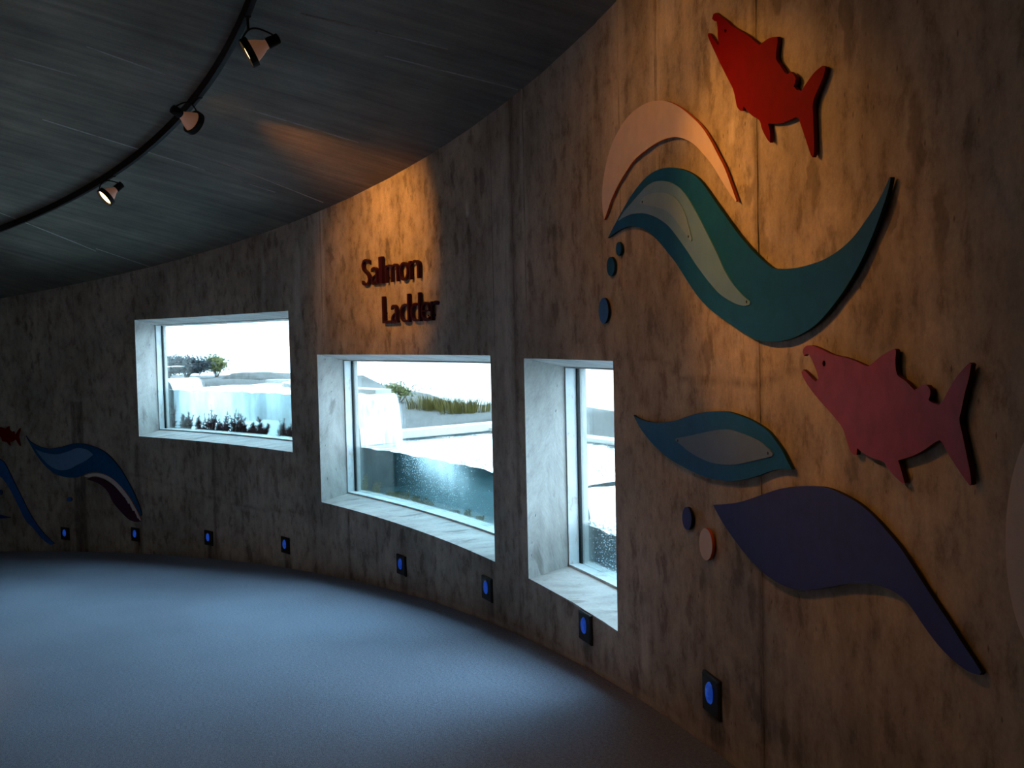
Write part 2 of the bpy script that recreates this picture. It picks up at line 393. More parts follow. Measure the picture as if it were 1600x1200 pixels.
# ------------------------------------------------------------------ curved concrete wall with three openings
LAMP_TH = [0.533, 0.635, 0.743, 0.856, 1.020, 1.130, 1.238, 1.344]
def lamp_z(th): return floor_z(th) + 0.250
def build_wall():
    ths = list(np.arange(0.40, 1.56, 0.0019)) + [TH0 + (0.40 - TH0) * i / 30 for i in range(30)] + [1.56 + (TH1 - 1.56) * i / 60 for i in range(61)]
    for w in WIN: ths += [w[0], w[1]]
    ths = sorted(set(round(float(t), 6) for t in ths))
    keep = [ths[0]]
    edge = set(round(e, 6) for w in WIN for e in w[:2])
    for t in ths[1:]:
        if t - keep[-1] < 0.0007:
            if t in edge: keep[-1] = t
            continue
        keep.append(t)
    ths = keep
    zl = floor_z(TH0) - 0.3; zh = ceil_z(TH1, R) + 0.2
    zs = list(np.arange(zl, zh, 0.030)) + [e for w in WIN for e in w[2:]]
    zs = sorted(set(round(float(z), 6) for z in zs))
    zk = [zs[0]]; ze = set(round(e, 6) for w in WIN for e in w[2:])
    for z in zs[1:]:
        if z - zk[-1] < 0.012:
            if z in ze: zk[-1] = z
            continue
        zk.append(z)
    zs = zk
    nt, nz = len(ths), len(zs)
    T, Z = np.meshgrid(np.array(ths), np.array(zs), indexing='ij')
    used = np.zeros((nt, nz), bool); cells = []
    for i in range(nt - 1):
        tm = (ths[i] + ths[i + 1]) / 2
        z_lo, z_hi = floor_z(tm) - 0.15, ceil_z(tm, R) + 0.15
        for j in range(nz - 1):
            zm = (zs[j] + zs[j + 1]) / 2
            if zm < z_lo or zm > z_hi: continue
            if any(w[0] < tm < w[1] and w[3] < zm < w[2] for w in WIN): continue
            cells.append((i, j)); used[i:i + 2, j:j + 2] = True
    idx = -np.ones((nt, nz), int); idx[used] = np.arange(used.sum())
    th, z = T[used], Z[used]
    off = 0.0025 * np.sin(th * 61 + z * 3.1) + 0.0015 * np.sin(z * 23 + th * 140)      # slight unevenness
    for w in WIN:
        for q in (w[0], w[1]): off = np.where(np.abs(th - q) < 0.01, 0, off)
    off = np.abs(off)
    verts = np.stack([CX + (R + off) * np.sin(th), CY + (R + off) * np.cos(th), z], 1)
    faces = [(idx[i, j], idx[i, j + 1], idx[i + 1, j + 1], idx[i + 1, j]) for i, j in cells]
    nin = len(faces)
    # stains: red = dark, green = lime white
    fz = EYE + S * (0.9693 * th - 2.7721)
    dark = np.zeros_like(th); lime = np.zeros_like(th)
    def band(c, half, soft): return np.clip((half + soft - np.abs(th - c)) / soft, 0, 1)
    for k, lt in enumerate(LAMP_TH):                          # dribbles below the step lights
        lz = lamp_z(lt)
        dark += 0.75 * band(lt + 0.0015, 0.0032, 0.003) * np.clip((lz - z) / 0.08, 0, 1)
    dark += 0.75 * band(0.556, 0.0075, 0.002) * np.clip((EYE - 0.72 - z) / 0.02, 0, 1)      # damp strip behind the far mural
    dark += 0.55 * band(0.641, 0.003, 0.003) * np.clip((EYE - 1.2 - z) / 0.1, 0, 1)
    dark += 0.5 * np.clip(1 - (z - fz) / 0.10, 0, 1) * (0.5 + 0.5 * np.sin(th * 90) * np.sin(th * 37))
    for c, h, a, zb, zt in ((1.376, 0.0012, 0.6, -9, 9), (0.753, 0.0012, 0.6, -9, EYE - 1.2), (0.947, 0.001, 0.6, -9, EYE - 1.65), (1.168, 0.001, 0.5, -9, 9), (1.338, 0.0008, 0.3, -9, 9), (1.43, 0.0008, 0.3, -9, 9)):
        dark += a * band(c, h, 0.0016) * ((z > zb) & (z < zt))
    dark += 0.45 * band(1.386, 0.012, 0.012) * np.clip((EYE - 1.3 - z) / 0.2, 0, 1) * np.clip((z - EYE + 1.62) / 0.1, 0, 1)
    rngs = np.random.RandomState(3)
    for c, h, a, zc, zlen in ((0.919, 0.0028, 0.42, 0.75, 0.75), (0.912, 0.0014, 0.3, 0.2, 1.3), (0.884, 0.003, 0.35, 0.55, 0.6), (0.896, 0.003, 0.25, 0.8, 0.35), (0.835, 0.0015, 0.25, 0.4, 0.7),
                              (1.308, 0.0034, 0.42, 1.35, 0.5), (1.318, 0.0022, 0.5, 1.5, 0.16), (1.276, 0.0036, 0.25, 1.2, 0.9), (1.181, 0.0018, 0.30, 0.9, 0.7), (1.150, 0.007, 0.20, 0.5, 0.9), (1.160, 0.002, 0.22, 0.2, 1.4),
                              (1.115, 0.001, 0.5, 0.98, 0.06), (0.70, 0.004, 0.18, 0.3, 0.8), (1.292, 0.002, 0.35, -1.55, 0.22), (1.36, 0.0010, 0.4, 0.82, 0.05)):
        lime += a * band(c + 0.0008 * np.sin(z * 9), h, h * 1.3) * np.clip((zlen - np.abs(z - EYE - zc)) / (0.3 * zlen), 0, 1)
    lime += 0.25 * np.clip(1 - np.abs(z - fz - 0.02) / 0.03, 0, 1) * (th > 1.0)
    # cold joint wandering across the wall
    cj = EYE - 0.17 + 0.035 * np.sin(th * 55) + 0.02 * np.sin(th * 140 + 1) - 0.5 * (th - 1.34)
    dark += 0.6 * np.clip(1 - np.abs(z - cj) / 0.022, 0, 1) * (th > 1.29) * (th < 1.42)
    cj2 = EYE - 1.75 - 0.10 * np.sin((th - 0.7) * 16)
    dark += 0.4 * np.clip(1 - np.abs(z - cj2) / 0.02, 0, 1) * (th < 0.9)
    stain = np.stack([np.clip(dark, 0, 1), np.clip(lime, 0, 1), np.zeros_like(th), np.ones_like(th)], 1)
    # reveals and outer skin
    V = [tuple(v) for v in verts]; mi = [0] * nin; ST = [tuple(s) for s in stain]; UVS = list(zip(-th * R, z))
    def addv(t, o, zz, u, v):
        V.append(tuple(P(t, o, zz))); ST.append((0, 0, 0, 1)); UVS.append((u, v)); return len(V) - 1
    for (t0, t1, zt, zb) in WIN:
        n = 24
        ringA, ringB, ringC = [], [], []
        path = [(t0 + (t1 - t0) * i / n, 't') for i in range(n + 1)] + [(t1, 'b')] + [(t1 - (t1 - t0) * i / n, 'b') for i in range(1, n + 1)]
        zi, bi = zt - DROP, zb + RISE
        for lst, o, za, zbb in ((ringA, 0.0, zt, zb), (ringB, D_CON, zt - DROP * .75, zb + RISE * .75), (ringC, D_OUT, zi, bi)):
            for t, k in path:
                zz = za if k == 't' else zbb
                lst.append(addv(t, o, zz, -t * R + (0.3 if t == t0 else 0) + o, zz + (o if k == 'b' else -o)))
        m = len(path)
        for a, b in ((ringA, ringB), (ringB, ringC)):
            for i in range(m):
                k = (i + 1) % m
                faces.append((a[i], b[i], b[k], a[k])); mi.append(1)
    # outer skin (the building's outside face), light-tight
    n = 120; brk = sorted(set([TH0 + (TH1 - TH0) * i / n for i in range(n + 1)] + [e for w in WIN for e in w[:2]]))
    for a, b in zip(brk[:-1], brk[1:]):
        tm = (a + b) / 2; lo, hi = floor_z(tm) - 0.6, ceil_z(tm, R) + 0.6
        w = next((w for w in WIN if w[0] < tm < w[1]), None)
        spans = [(lo, hi)] if not w else [(lo, w[3] + RISE), (w[2] - DROP, hi)]
        for p, q in spans:
            faces.append(tuple(addv(t, D_OUT, zz, -t * R, zz) for t, zz in ((a, p), (b, p), (b, q), (a, q)))); mi.append(0)
    o = mesh_obj('wall_front', V, faces, [M_WALL, M_REVEAL], None, False, mi)
    me = o.data
    uvl = me.uv_layers.new(name='UVMap')
    li = np.zeros(len(me.loops), int); me.loops.foreach_get('vertex_index', li)
    uvl.data.foreach_set('uv', np.array(UVS)[li].ravel())
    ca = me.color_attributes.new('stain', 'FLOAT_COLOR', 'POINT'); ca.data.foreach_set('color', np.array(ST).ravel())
    sm = np.zeros(len(me.polygons), bool); sm[:nin] = True; me.polygons.foreach_set('use_smooth', sm)
    return tag(o, 'curved board-marked concrete wall with three deep window openings', kind='structure')
wall = build_wall()

def add_uv(o, f):
    me = o.data; uvl = me.uv_layers.new(name='UVMap')
    for lp in me.loops:
        uvl.data[lp.index].uv = f(me.vertices[lp.vertex_index].co)
def polar_uv(co): return (-math.atan2(co.x - CX, co.y - CY) * R, math.hypot(co.x - CX, co.y - CY))
def polar_surface(name, mat, zfun, r0, r1, n, m, flip, kind):
    V = []; Fc = []
    for i in range(n + 1):
        t = TH0 - 0.02 + (TH1 - TH0 + 0.04) * i / n
        for j in range(m + 1):
            r = r0 + (r1 - r0) * j / m
            V.append((CX + r * math.sin(t), CY + r * math.cos(t), zfun(t, r)))
    for i in range(n):
        for j in range(m):
            a = i * (m + 1) + j; q = (a, a + 1, a + m + 2, a + m + 1)
            Fc.append(q[::-1] if flip else q)
    o = mesh_obj(name, V, Fc, mat, None, True); add_uv(o, polar_uv)
    return tag(o, kind=kind)
floor = polar_surface('floor', M_CARPET, lambda t, r: floor_z(t), R_IN - 0.05, R + 0.10, 150, 6, False, 'structure')
floor['label'] = 'blue-grey carpet covering the sloping curved floor'
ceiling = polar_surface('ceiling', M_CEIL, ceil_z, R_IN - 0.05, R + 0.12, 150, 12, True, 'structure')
ceiling['label'] = 'dark board-marked concrete ceiling rising away from the wall'

# inner core wall and the two closed ends, all behind or beyond the picture
mb = MB(); n = 60
for i in range(n):
    a, b = TH0 + (TH1 - TH0) * i / n, TH0 + (TH1 - TH0) * (i + 1) / n; o_ = R_IN - R
    mb.add([P(a, o_, floor_z(a) - .2), P(b, o_, floor_z(b) - .2), P(b, o_, ceil_z(b, R_IN) + .2), P(a, o_, ceil_z(a, R_IN) + .2)], [(0, 1, 2, 3)])
o = mb.build('wall_back', M_CORE, None, True); add_uv(o, lambda c: (polar_uv(c)[0], c.z)); tag(o, 'plain concrete core wall on the inner side', kind='structure')
for nm, t, lb in (('wall_left', TH0, 'plain concrete end wall at the low end of the ramp'), ('wall_right', TH1, 'plain concrete end wall at the high end of the ramp')):
    mb = MB(); mb.add([P(t, R_IN - R - .1, floor_z(t) - .3), P(t, .2, floor_z(t) - .3), P(t, .2, ceil_z(t, R) + .3), P(t, R_IN - R - .1, ceil_z(t, R_IN) + .3)], [(0, 1, 2, 3)])
    o = mb.build(nm, M_CORE); add_uv(o, lambda c: (c.x + c.y, c.z)); tag(o, lb, kind='structure')
# flat roof slab that keeps daylight out above the ceiling
mb = MB(); zt = ceil_z(TH1, R_IN) + 0.6
for i in range(n):
    a, b = TH0 - .03 + (TH1 - TH0 + .06) * i / n, TH0 - .03 + (TH1 - TH0 + .06) * (i + 1) / n
    mb.add([P(t, o_, ceil_z(t, R + o_) + 0.35) for t, o_ in ((a, R_IN - R - .3), (b, R_IN - R - .3), (b, D_OUT), (a, D_OUT))], [(0, 1, 2, 3)])
tag(mb.build('roof', M_OUTC), 'concrete roof slab above the gallery', kind='structure')

# raised formwork seams on the wall and on the ceiling
for k, (t, w, zb, zt) in enumerate(((1.376, 0.010, None, None), (1.3075, 0.030, 0.55, None), (1.1815, 0.018, 0.10, None), (1.168, 0.012, 0.10, None), (1.1445, 0.012, -0.05, None), (0.919, 0.026, 0.0, None), (0.753, 0.012, None, -1.17), (0.947, 0.010, None, -1.64), (0.557, 0.012, 0.1, None), (1.2765, 0.016, 0.25, None))):
    mb = MB(); z0 = floor_z(t) - .02 if zb is None else EYE + zb; z1 = ceil_z(t, R) + .02 if zt is None else EYE + zt
    hw = w / 2 / R; nseg = 24
    vs = []
    for i in range(nseg + 1):
        z = z0 + (z1 - z0) * i / nseg; j = random.uniform(-.15, .15) * hw
        pr = -0.001 if w < .013 else -0.003
        vs += [P(t - hw + j, 0.004, z), P(t - hw * .6 + j, pr, z), P(t + hw * .6 + j, pr, z), P(t + hw + j, 0.004, z)]
    mb.add(vs, [(4 * i + q, 4 * i + q + 1, 4 * i + q + 5, 4 * i + q + 4) for i in range(nseg) for q in range(3)])
    o = mb.build('formwork_seam', M_WALL, wall); add_uv(o, lambda c: (polar_uv(c)[0] * 1.0 + .37, c.z))
    ca = o.data.color_attributes.new('stain', 'FLOAT_COLOR', 'POINT')
    st = (0.55, 0.0, 0, 1) if w < 0.013 else (0.0, 0.12, 0, 1)
    ca.data.foreach_set('color', [c for _ in o.data.vertices for c in st])
for (ax, ay, bx, by) in ((135, 72, 292, 128), (66, 186, 430, 300), (300, 236, 505, 316), (600, 86, 812, 140), (0, 332, 150, 392), (380, 168, 560, 222), (150, 388, 240, 418), (20, 90, 120, 118), (470, 20, 700, 76)):
    A, B = ceil_hit(ax, ay), ceil_hit(bx, by)
    mb = MB(); nn = 16; tA = math.atan2(A.x - CX, A.y - CY); tB = math.atan2(B.x - CX, B.y - CY); rA = math.hypot(A.x - CX, A.y - CY); rB = math.hypot(B.x - CX, B.y - CY)
    vs = []
    for i in range(nn + 1):
        t = tA + (tB - tA) * i / nn; r = rA + (min(rB, R - .02) - rA) * i / nn; hw = 0.007 / r * (0.35 + 0.65 * math.sin(math.pi * (i + .5) / (nn + 1)))
        vs += [P(t - hw, r - R, ceil_z(t, r) + .002), P(t, r - R, ceil_z(t, r) - .007), P(t + hw, r - R, ceil_z(t, r) + .002)]
    mb.add(vs, [(3 * i + q, 3 * i + q + 1, 3 * i + q + 4, 3 * i + q + 3) for i in range(nn) for q in range(2)])
    o = mb.build('board_ridge', M_REVEAL, ceiling); add_uv(o, polar_uv)

# ------------------------------------------------------------------ window frames and glass
for k, (t0, t1, zt, zb) in enumerate(WIN):
    a, b = zt - DROP * .75, zb + RISE * .75
    lb = ('wide window nearest the far mural, set higher than the others', 'wide window below the raised lettering', 'narrow window beside the large fish mural')[k]
    w = empty('window_%d' % (k + 1), P((t0 + t1) / 2, D_GLASS, b), lb, kind='structure')
    e = 0.03 / R
    fr = MB()
    fr.polar_box(t0 - e, t0 + 0.012 / R, D_CON, D_GLASS - .008, b - .02, a + .02, 1)
    fr.build('left_frame', M_STEEL, w)
    fr = MB(); fr.polar_box(t1 - 0.012 / R, t1 + e, D_CON, D_GLASS - .008, b - .02, a + .02, 1); fr.build('right_frame', M_STEEL, w)
    fr = MB(); fr.polar_box(t0, t1, D_CON, D_GLASS - .008, a - .010, a + .03, 24); fr.build('top_frame', M_STEEL, w)
    fr = MB(); fr.polar_box(t0, t1, D_CON, D_GLASS - .008, b - .03, b + .016, 24); fr.build('bottom_frame', M_STEEL, w)
    for nm, q in (('left_gasket', (t0, t0 + .022 / R)), ('right_gasket', (t1 - .022 / R, t1))):
        g = MB(); g.polar_box(q[0], q[1], D_GLASS - .012, D_GLASS + .012, b, a, 1); g.build(nm, M_GASKET, w)
    g = MB(); g.polar_box(t0 + .001, t1 - .001, D_GLASS - .006, D_GLASS + .006, b - .01, a + .01, 24); g.build('glass_pane', M_GLASS, w)

# ------------------------------------------------------------------ wall mural pieces
def smooth_closed(pts, sharp=50, n=5):
    """Catmull-Rom through the traced points, keeping tips and notches sharp."""
    N = len(pts); out = []
    def corner(i):
        a = Vector(pts[i - 1]) - Vector(pts[i]); b = Vector(pts[(i + 1) % N]) - Vector(pts[i])
        if a.length < 1e-6 or b.length < 1e-6: return True
        return a.angle(b) < math.radians(180 - sharp)
    cs = [corner(i) for i in range(N)]
    for i in range(N):
        p0, p1, p2, p3 = (Vector(pts[(i + k) % N]) for k in (-1, 0, 1, 2))
        if cs[i]: p0 = p1 - (p2 - p1) * .5
        if cs[(i + 1) % N]: p3 = p2 + (p2 - p1) * .5
        for q in range(n):
            t = q / n
            out.append(0.5 * ((2 * p1) + (p2 - p0) * t + (2 * p0 - 5 * p1 + 4 * p2 - p3) * t * t + (3 * p1 - p0 - 3 * p2 + p3) * t ** 3))
    return [(v.x, v.y) for v in out]
def ellipse(cx, cy, rx, ry, tilt=0, n=36):
    c, s = math.cos(tilt), math.sin(tilt)
    return [(cx + rx * math.cos(a) * c - ry * math.sin(a) * s, cy + rx * math.cos(a) * s + ry * math.sin(a) * c) for a in (2 * math.pi * i / n for i in range(n))]
def zoomed(x0, y0, sc, pts): return [(x0 + a / sc, y0 + b / sc) for a, b in pts]
def to_wall(pts, off): return [(th * R, z) for th, z, _ in (wall_hit(x, y, off) for x, y in pts)]
def board(name, outline, front, back, mats, parent=None, holes=()):
    """A cut-out board bent to the wall; outline in (arc length, height); front/back are offsets from the wall face."""
    polys = [outline] + list(holes)
    tris = tessellate_polygon([[Vector((x, y, 0)) for x, y in p] for p in polys])
    flat = [q for p in polys for q in p]
    bm = bmesh.new(); bv = [bm.verts.new((x, y, 0)) for x, y in flat]
    for t in tris:
        try: bm.faces.new([bv[i] for i in t])
        except ValueError: pass
    bmesh.ops.remove_doubles(bm, verts=bm.verts, dist=1e-5)
    xs = [v.co.x for v in bm.verts]; lo, hi = min(xs), max(xs); step = 0.10
    for k in range(1, int((hi - lo) / step) + 1):
        bmesh.ops.bisect_plane(bm, geom=bm.verts[:] + bm.edges[:] + bm.faces[:], plane_co=(lo + k * step, 0, 0), plane_no=(1, 0, 0))
    bmesh.ops.recalc_face_normals(bm, faces=bm.faces)
    bm.verts.index_update()
    n = len(bm.verts); V = []; Fc = []; mi = []
    for o in (front, back):
        V += [P(v.co.x / R, o, v.co.y) for v in bm.verts]
    for f in bm.faces:
        q = [v.index for v in f.verts]
        a = sum((f.verts[i].co.x * f.verts[(i + 1) % len(q)].co.y - f.verts[(i + 1) % len(q)].co.x * f.verts[i].co.y) for i in range(len(q)))
        if a > 0: q = q[::-1]                                   # face the room
        Fc.append(q); mi.append(0); Fc.append([i + n for i in q[::-1]]); mi.append(1)
    for e in bm.edges:
        if len(e.link_faces) == 1:
            a, b = e.verts[0].index, e.verts[1].index
            Fc.append((a, b, b + n, a + n)); mi.append(1)
    bm.free()
    o = mesh_obj(name, V, Fc, list(mats), None, False, mi)
    bm = bmesh.new(); bm.from_mesh(o.data); bmesh.ops.recalc_face_normals(bm, faces=bm.faces); bm.to_mesh(o.data); bm.free()
    if parent: o.parent = parent
    return o
GAP, TK = 0.006, 0.013                       # stand-off and board thickness
def standoffs(parent, spots, rad=0.012):
    for (u, z) in spots:
        mb = MB(); c = P(u / R, -GAP, z); nrm = (P(u / R, 0.02, z) - c)
        mb.lathe(c, nrm, [(0, rad), (GAP + .006, rad)], 10); o = mb.build('standoff', M_SCREW); o.parent = parent
def mural(name, pts, mats, label, cat, holes=(), sharp=50, group=None, stand=True, n=5):
    off = -(GAP + TK)
    px = smooth_closed(pts, sharp, n) if n else pts
    out = to_wall(px, off)
    hl = [to_wall(h, off) for h in holes]
    o = board(name, out, off, -GAP, mats, None, hl)
    tag(o, label, cat, group)
    if stand:
        A = np.array(out); c = A.mean(0)
        far = A[np.argmax(((A - c) ** 2).sum(1))]; op = A[np.argmax(((A - far) ** 2).sum(1))]
        # points well inside the outline: average of random interior vertices
        tri = [Vector(v.co) for v in o.data.vertices]
        standoffs(o, inside_points(out, 3))
    return o
def inside_points(poly, k):
    A = np.array(poly); lo, hi = A.min(0), A.max(0); best = []
    rg = np.random.RandomState(5)
    def inside(p):
        x, y = p; r = False; j = len(A) - 1
        for i in range(len(A)):
            if (A[i, 1] > y) != (A[j, 1] > y) and x < (A[j, 0] - A[i, 0]) * (y - A[i, 1]) / (A[j, 1] - A[i, 1] + 1e-12) + A[i, 0]: r = not r
            j = i
        return r
    cand = []
    for _ in range(400):
        p = lo + rg.rand(2) * (hi - lo)
        if inside(p): cand.append((np.min(np.hypot(*(A - p).T)), tuple(p)))
    cand.sort(reverse=True)
    for dd, p in cand[:80]:
        if dd > 0.02 and all(math.dist(p, b) > 0.25 for b in best): best.append(p)
        if len(best) == k: break
    return best
def layer(name, pts, mat, parent, lift, th=0.004, screws=(), edge=None):
    off = -(GAP + TK + lift + th)
    o = board(name, to_wall(smooth_closed(pts, 60), off), off, -(GAP + TK + lift), [mat, edge or mat]); o.parent = parent
    for (x, y) in screws:
        t, z, _ = wall_hit(x, y, off); c = P(t, off - .002, z)
        mb = MB(); mb.lathe(c, P(t, 0, z) - c, [(0, .004), (.001, .006), (.004, .006)], 10); s = mb.build('screw', M_SCREW); s.parent = o
    return o

FISH_A = zoomed(1080, 0, 4.617, [(150,135),(160,100),(178,93),(205,115),(255,150),(290,185),(330,210),(400,250),(450,290),(490,325),(520,302),(570,272),(622,265),(622,310),(613,370),(614,430),(640,470),(675,525),(695,535),(715,518),(740,540),(755,570),(745,610),(738,620),(760,648),(795,655),(830,600),(890,520),(945,475),(968,485),(955,545),(925,620),(890,700),(877,760),(880,850),(887,1050),(885,1110),(875,1135),(860,1110),(830,1020),(800,930),(775,855),(750,845),(700,870),(640,890),(555,893),(568,950),(570,1030),(545,1000),(510,930),(492,870),(440,835),(400,795),(378,768),(372,800),(355,800),(330,770),(318,710),(300,640),(260,560),(210,460),(170,375),(140,310),(122,265),(122,240),(135,245),(165,290),(192,325),(200,320),(192,270),(190,210),(183,155),(165,150)])
mural('fish_cutout', FISH_A, (M_RED, M_REDE), 'bright red leaping fish cutout high on the mural wall', 'fish cutout', [zoomed(1080, 0, 4.617, ellipse(247, 222, 8, 13, 0, 10))], 40, n=4)
FISH_B = zoomed(1230, 520, 4.616, [(112,140),(120,110),(145,92),(190,95),(250,120),(330,158),(420,178),(500,208),(560,235),(585,240),(620,215),(680,165),(740,130),(775,115),(785,135),(780,200),(785,270),(800,310),(850,345),(890,385),(915,412),(945,395),(980,375),(1010,380),(1030,410),(1030,450),(1018,485),(1045,505),(1090,520),(1115,500),(1160,420),(1210,335),(1270,260),(1315,215),(1328,225),(1310,330),(1280,440),(1255,560),(1242,630),(1265,740),(1290,860),(1320,1010),(1328,1090),(1315,1100),(1270,1040),(1210,950),(1160,870),(1115,790),(1095,775),(1050,800),(980,850),(900,890),(800,920),(820,985),(848,1085),(830,1085),(770,1030),(720,970),(695,930),(620,905),(550,870),(505,832),(500,880),(480,880),(455,850),(430,780),(400,690),(350,620),(280,540),(210,460),(150,380),(115,320),(103,285),(115,265),(140,285),(170,320),(205,350),(225,330),(215,285),(195,235),(175,185),(155,155),(135,155),(122,168)])
mural('fish_cutout', FISH_B, (M_PINK, M_PINKE), 'dusky rose pink fish cutout below the big teal wave', 'fish cutout', [zoomed(1230, 520, 4.616, ellipse(265, 222, 11, 22, 0, 10))], 40, n=4)
mural('crest_cutout', zoomed(920, 140, 4.615, [(110,940),(98,850),(97,720),(115,580),(150,440),(200,320),(270,210),(350,135),(430,92),(510,80),(580,90),(660,130),(740,195),(810,265),(870,355),(930,470),(980,570),(1025,690),(1065,800),(1060,808),(1020,755),(960,660),(890,545),(830,470),(770,405),(710,365),(640,343),(570,350),(500,378),(420,430),(330,505),(270,590),(210,690),(160,800),(130,890)]),
      (M_CREAM, M_CREAME), 'cream crescent-shaped wave crest cutout arching over the teal wave', 'wave cutout')
wave = mural('wave_cutout', zoomed(940, 240, 3.3333, [(32,440),(60,385),(100,310),(150,225),(210,145),(270,95),(340,73),(410,80),(470,105),(520,150),(580,235),(650,335),(720,430),(800,520),(880,590),(920,600),(990,598),(1070,582),(1160,550),(1240,500),(1310,435),(1370,355),(1430,265),(1470,190),(1500,122),(1505,130),(1490,200),(1450,320),(1400,450),(1340,580),(1270,700),(1190,810),(1110,895),(1020,950),(940,975),(870,980),(800,965),(720,920),(640,865),(570,815),(510,755),(450,670),(390,575),(340,510),(290,450),(240,405),(190,382),(140,380),(90,400)]),
      (M_TEAL, M_TEALE), 'large S-curved teal wave cutout with layered pale blue inlays', 'wave cutout')
layer('mist_blue_inlay', zoomed(940, 240, 3.3333, [(85,350),(110,310),(150,262),(200,205),(240,165),(290,143),(350,148),(400,175),(440,220),(480,285),(520,360),(560,440),(600,520),(640,610),(690,690),(740,745),(770,770),(770,785),(740,793),(690,778),(620,735),(560,670),(500,590),(440,500),(390,430),(340,370),(280,330),(220,312),(160,315),(120,330)]), M_MIST, wave, 0.0, 0.004, [zoomed(940, 240, 3.3333, [(755, 772)])[0]])
layer('pale_mist_inlay', zoomed(940, 240, 3.3333, [(195,262),(215,230),(260,208),(310,203),(360,215),(400,250),(430,305),(450,370),(468,440),(465,455),(450,440),(420,395),(380,340),(340,300),(290,280),(240,268)]), M_MIST2, wave, 0.004, 0.004, zoomed(940, 240, 3.3333, [(212, 252), (452, 432)]))
leaf = mural('leaf_cutout', zoomed(970, 620, 4.287, [(85,122),(110,140),(170,163),(240,172),(310,168),(380,155),(450,130),(530,108),(620,98),(710,100),(780,118),(860,150),(930,190),(990,235),(1040,300),(1080,360),(1120,440),(1145,485),(1130,488),(1090,483),(1040,488),(980,505),(920,528),(840,550),(760,562),(680,560),(590,545),(500,510),(420,470),(340,425),(270,370),(200,300),(140,225),(105,165)]),
      (M_TEAL, M_TEALE), 'teal leaf-shaped cutout with a grey inlay beside the narrow window', 'wave cutout')
layer('grey_inlay', zoomed(970, 620, 4.287, [(363,290),(375,277),(440,265),(530,245),(620,226),(710,218),(780,235),(860,265),(930,300),(985,345),(1015,380),(1012,397),(985,405),(900,425),(800,448),(710,455),(610,442),(530,410),(460,370),(405,325)]), M_SAGE, leaf, 0.0, 0.004, zoomed(970, 620, 4.287, [(381, 295), (985, 378)]))
mural('swoosh_cutout', zoomed(1080, 740, 3.077, [(105,150),(160,147),(240,135),(330,105),(420,75),(500,62),(580,60),(650,68),(720,95),(800,140),(870,200),(930,265),(1000,350),(1060,440),(1120,535),(1180,625),(1240,715),(1300,810),(1360,900),(1395,955),(1385,968),(1340,955),(1300,930),(1240,880),(1180,815),(1120,735),(1070,660),(1020,600),(960,560),(890,535),(820,528),(740,532),(660,548),(590,558),(530,562),(460,545),(400,515),(340,470),(280,410),(220,335),(160,250),(120,180)]),
      (M_NAVY, M_NAVYE), 'large navy blue swoosh cutout with a long trailing tail low on the wall', 'wave cutout')
mural('oval_cutout', ellipse(1650, 845, 79, 200, 0, 60), (M_CREAM, M_CREAME), 'large cream oval cutout cut off by the right edge of the picture', 'wave cutout', n=0)
for (x, y, rx, ry, tl, m_, lb) in ((966.4, 388.8, 4.2, 10.8, 0, (M_TEAL, M_TEALE), 'smallest teal droplet cutout, just under the wave tip'),
                              (954, 416.4, 6, 15, 0, (M_TEAL, M_TEALE), 'middle teal droplet cutout below the wave tip'),
                              (943, 485.5, 7.6, 20, 0, (M_BLUE, M_NAVYE), 'blue oval droplet cutout lowest under the wave tip'),
                              (1073.2, 810, 7.3, 18, -.05, (M_NAVY, M_NAVYE), 'navy oval droplet cutout above the cream droplet'),
                              (1102.6, 850.5, 10.2, 25.3, -.06, (M_CREAM, M_CREAME), 'small cream oval droplet cutout beside the navy swoosh')):
    mural('droplet_cutout', ellipse(x, y, rx, ry, tl, 32), m_, lb, 'droplet cutout', group='droplet cutouts', stand=False, n=0)
for o in [o for o in COL.objects if o.name.startswith('droplet_cutout')]:
    A = np.array([v.co for v in o.data.vertices]).mean(0); t = math.atan2(A[0] - CX, A[1] - CY); standoffs(o, [(t * R, A[2])], .008)

# far mural left of the first window
Z8 = lambda pts: zoomed(0, 560, 3.75, pts)
fw = mural('wave_cutout', Z8([(150,452),(175,485),(220,512),(280,528),(350,520),(410,503),(460,497),(530,510),(600,540),(650,580),(700,640),(740,705),(780,780),(810,850),(828,910),(822,925),(800,880),(760,810),(700,740),(640,690),(580,668),(530,668),(490,680),(440,698),(380,695),(320,675),(270,635),(220,575),(180,510)]),
      (M_TEAL, M_TEALE), 'dim teal wave cutout on the far wall left of the high window', 'wave cutout')
layer('mist_blue_inlay', Z8([(205,530),(250,550),(330,562),(400,545),(450,525),(510,535),(545,565),(500,600),(450,625),(400,650),(350,655),(300,635),(250,590)]), M_MIST, fw, 0.0, 0.004)
mural('crest_cutout', Z8([(490,690),(530,676),(580,674),(640,694),(700,742),(755,812),(800,890),(828,950),(815,950),(775,890),(725,812),(675,752),(620,708),(560,690),(520,697)]), (M_CREAM, M_CREAME), 'thin cream crescent cutout under the far teal wave', 'wave cutout', stand=False)
mural('swoosh_cutout', Z8([(505,707),(550,695),(610,712),(670,752),(720,802),(770,867),(805,922),(820,955),(790,957),(750,940),(700,890),(660,840),(630,780),(580,735)]), (M_PURPLE, M_NAVYE), 'dark purple leaf-shaped cutout below the far teal wave', 'wave cutout', stand=False)
mural('swoosh_cutout', Z8([(-80,520),(0,590),(30,620),(80,720),(130,820),(170,900),(220,980),(280,1050),(320,1085),(290,1090),(240,1050),(190,990),(150,950),(110,870),(60,770),(20,710),(0,690),(-50,620),(-90,540)]), (M_BLUE, M_NAVYE), 'bright blue tapering swoosh cutout at the far left edge', 'wave cutout')
sx = 0.148
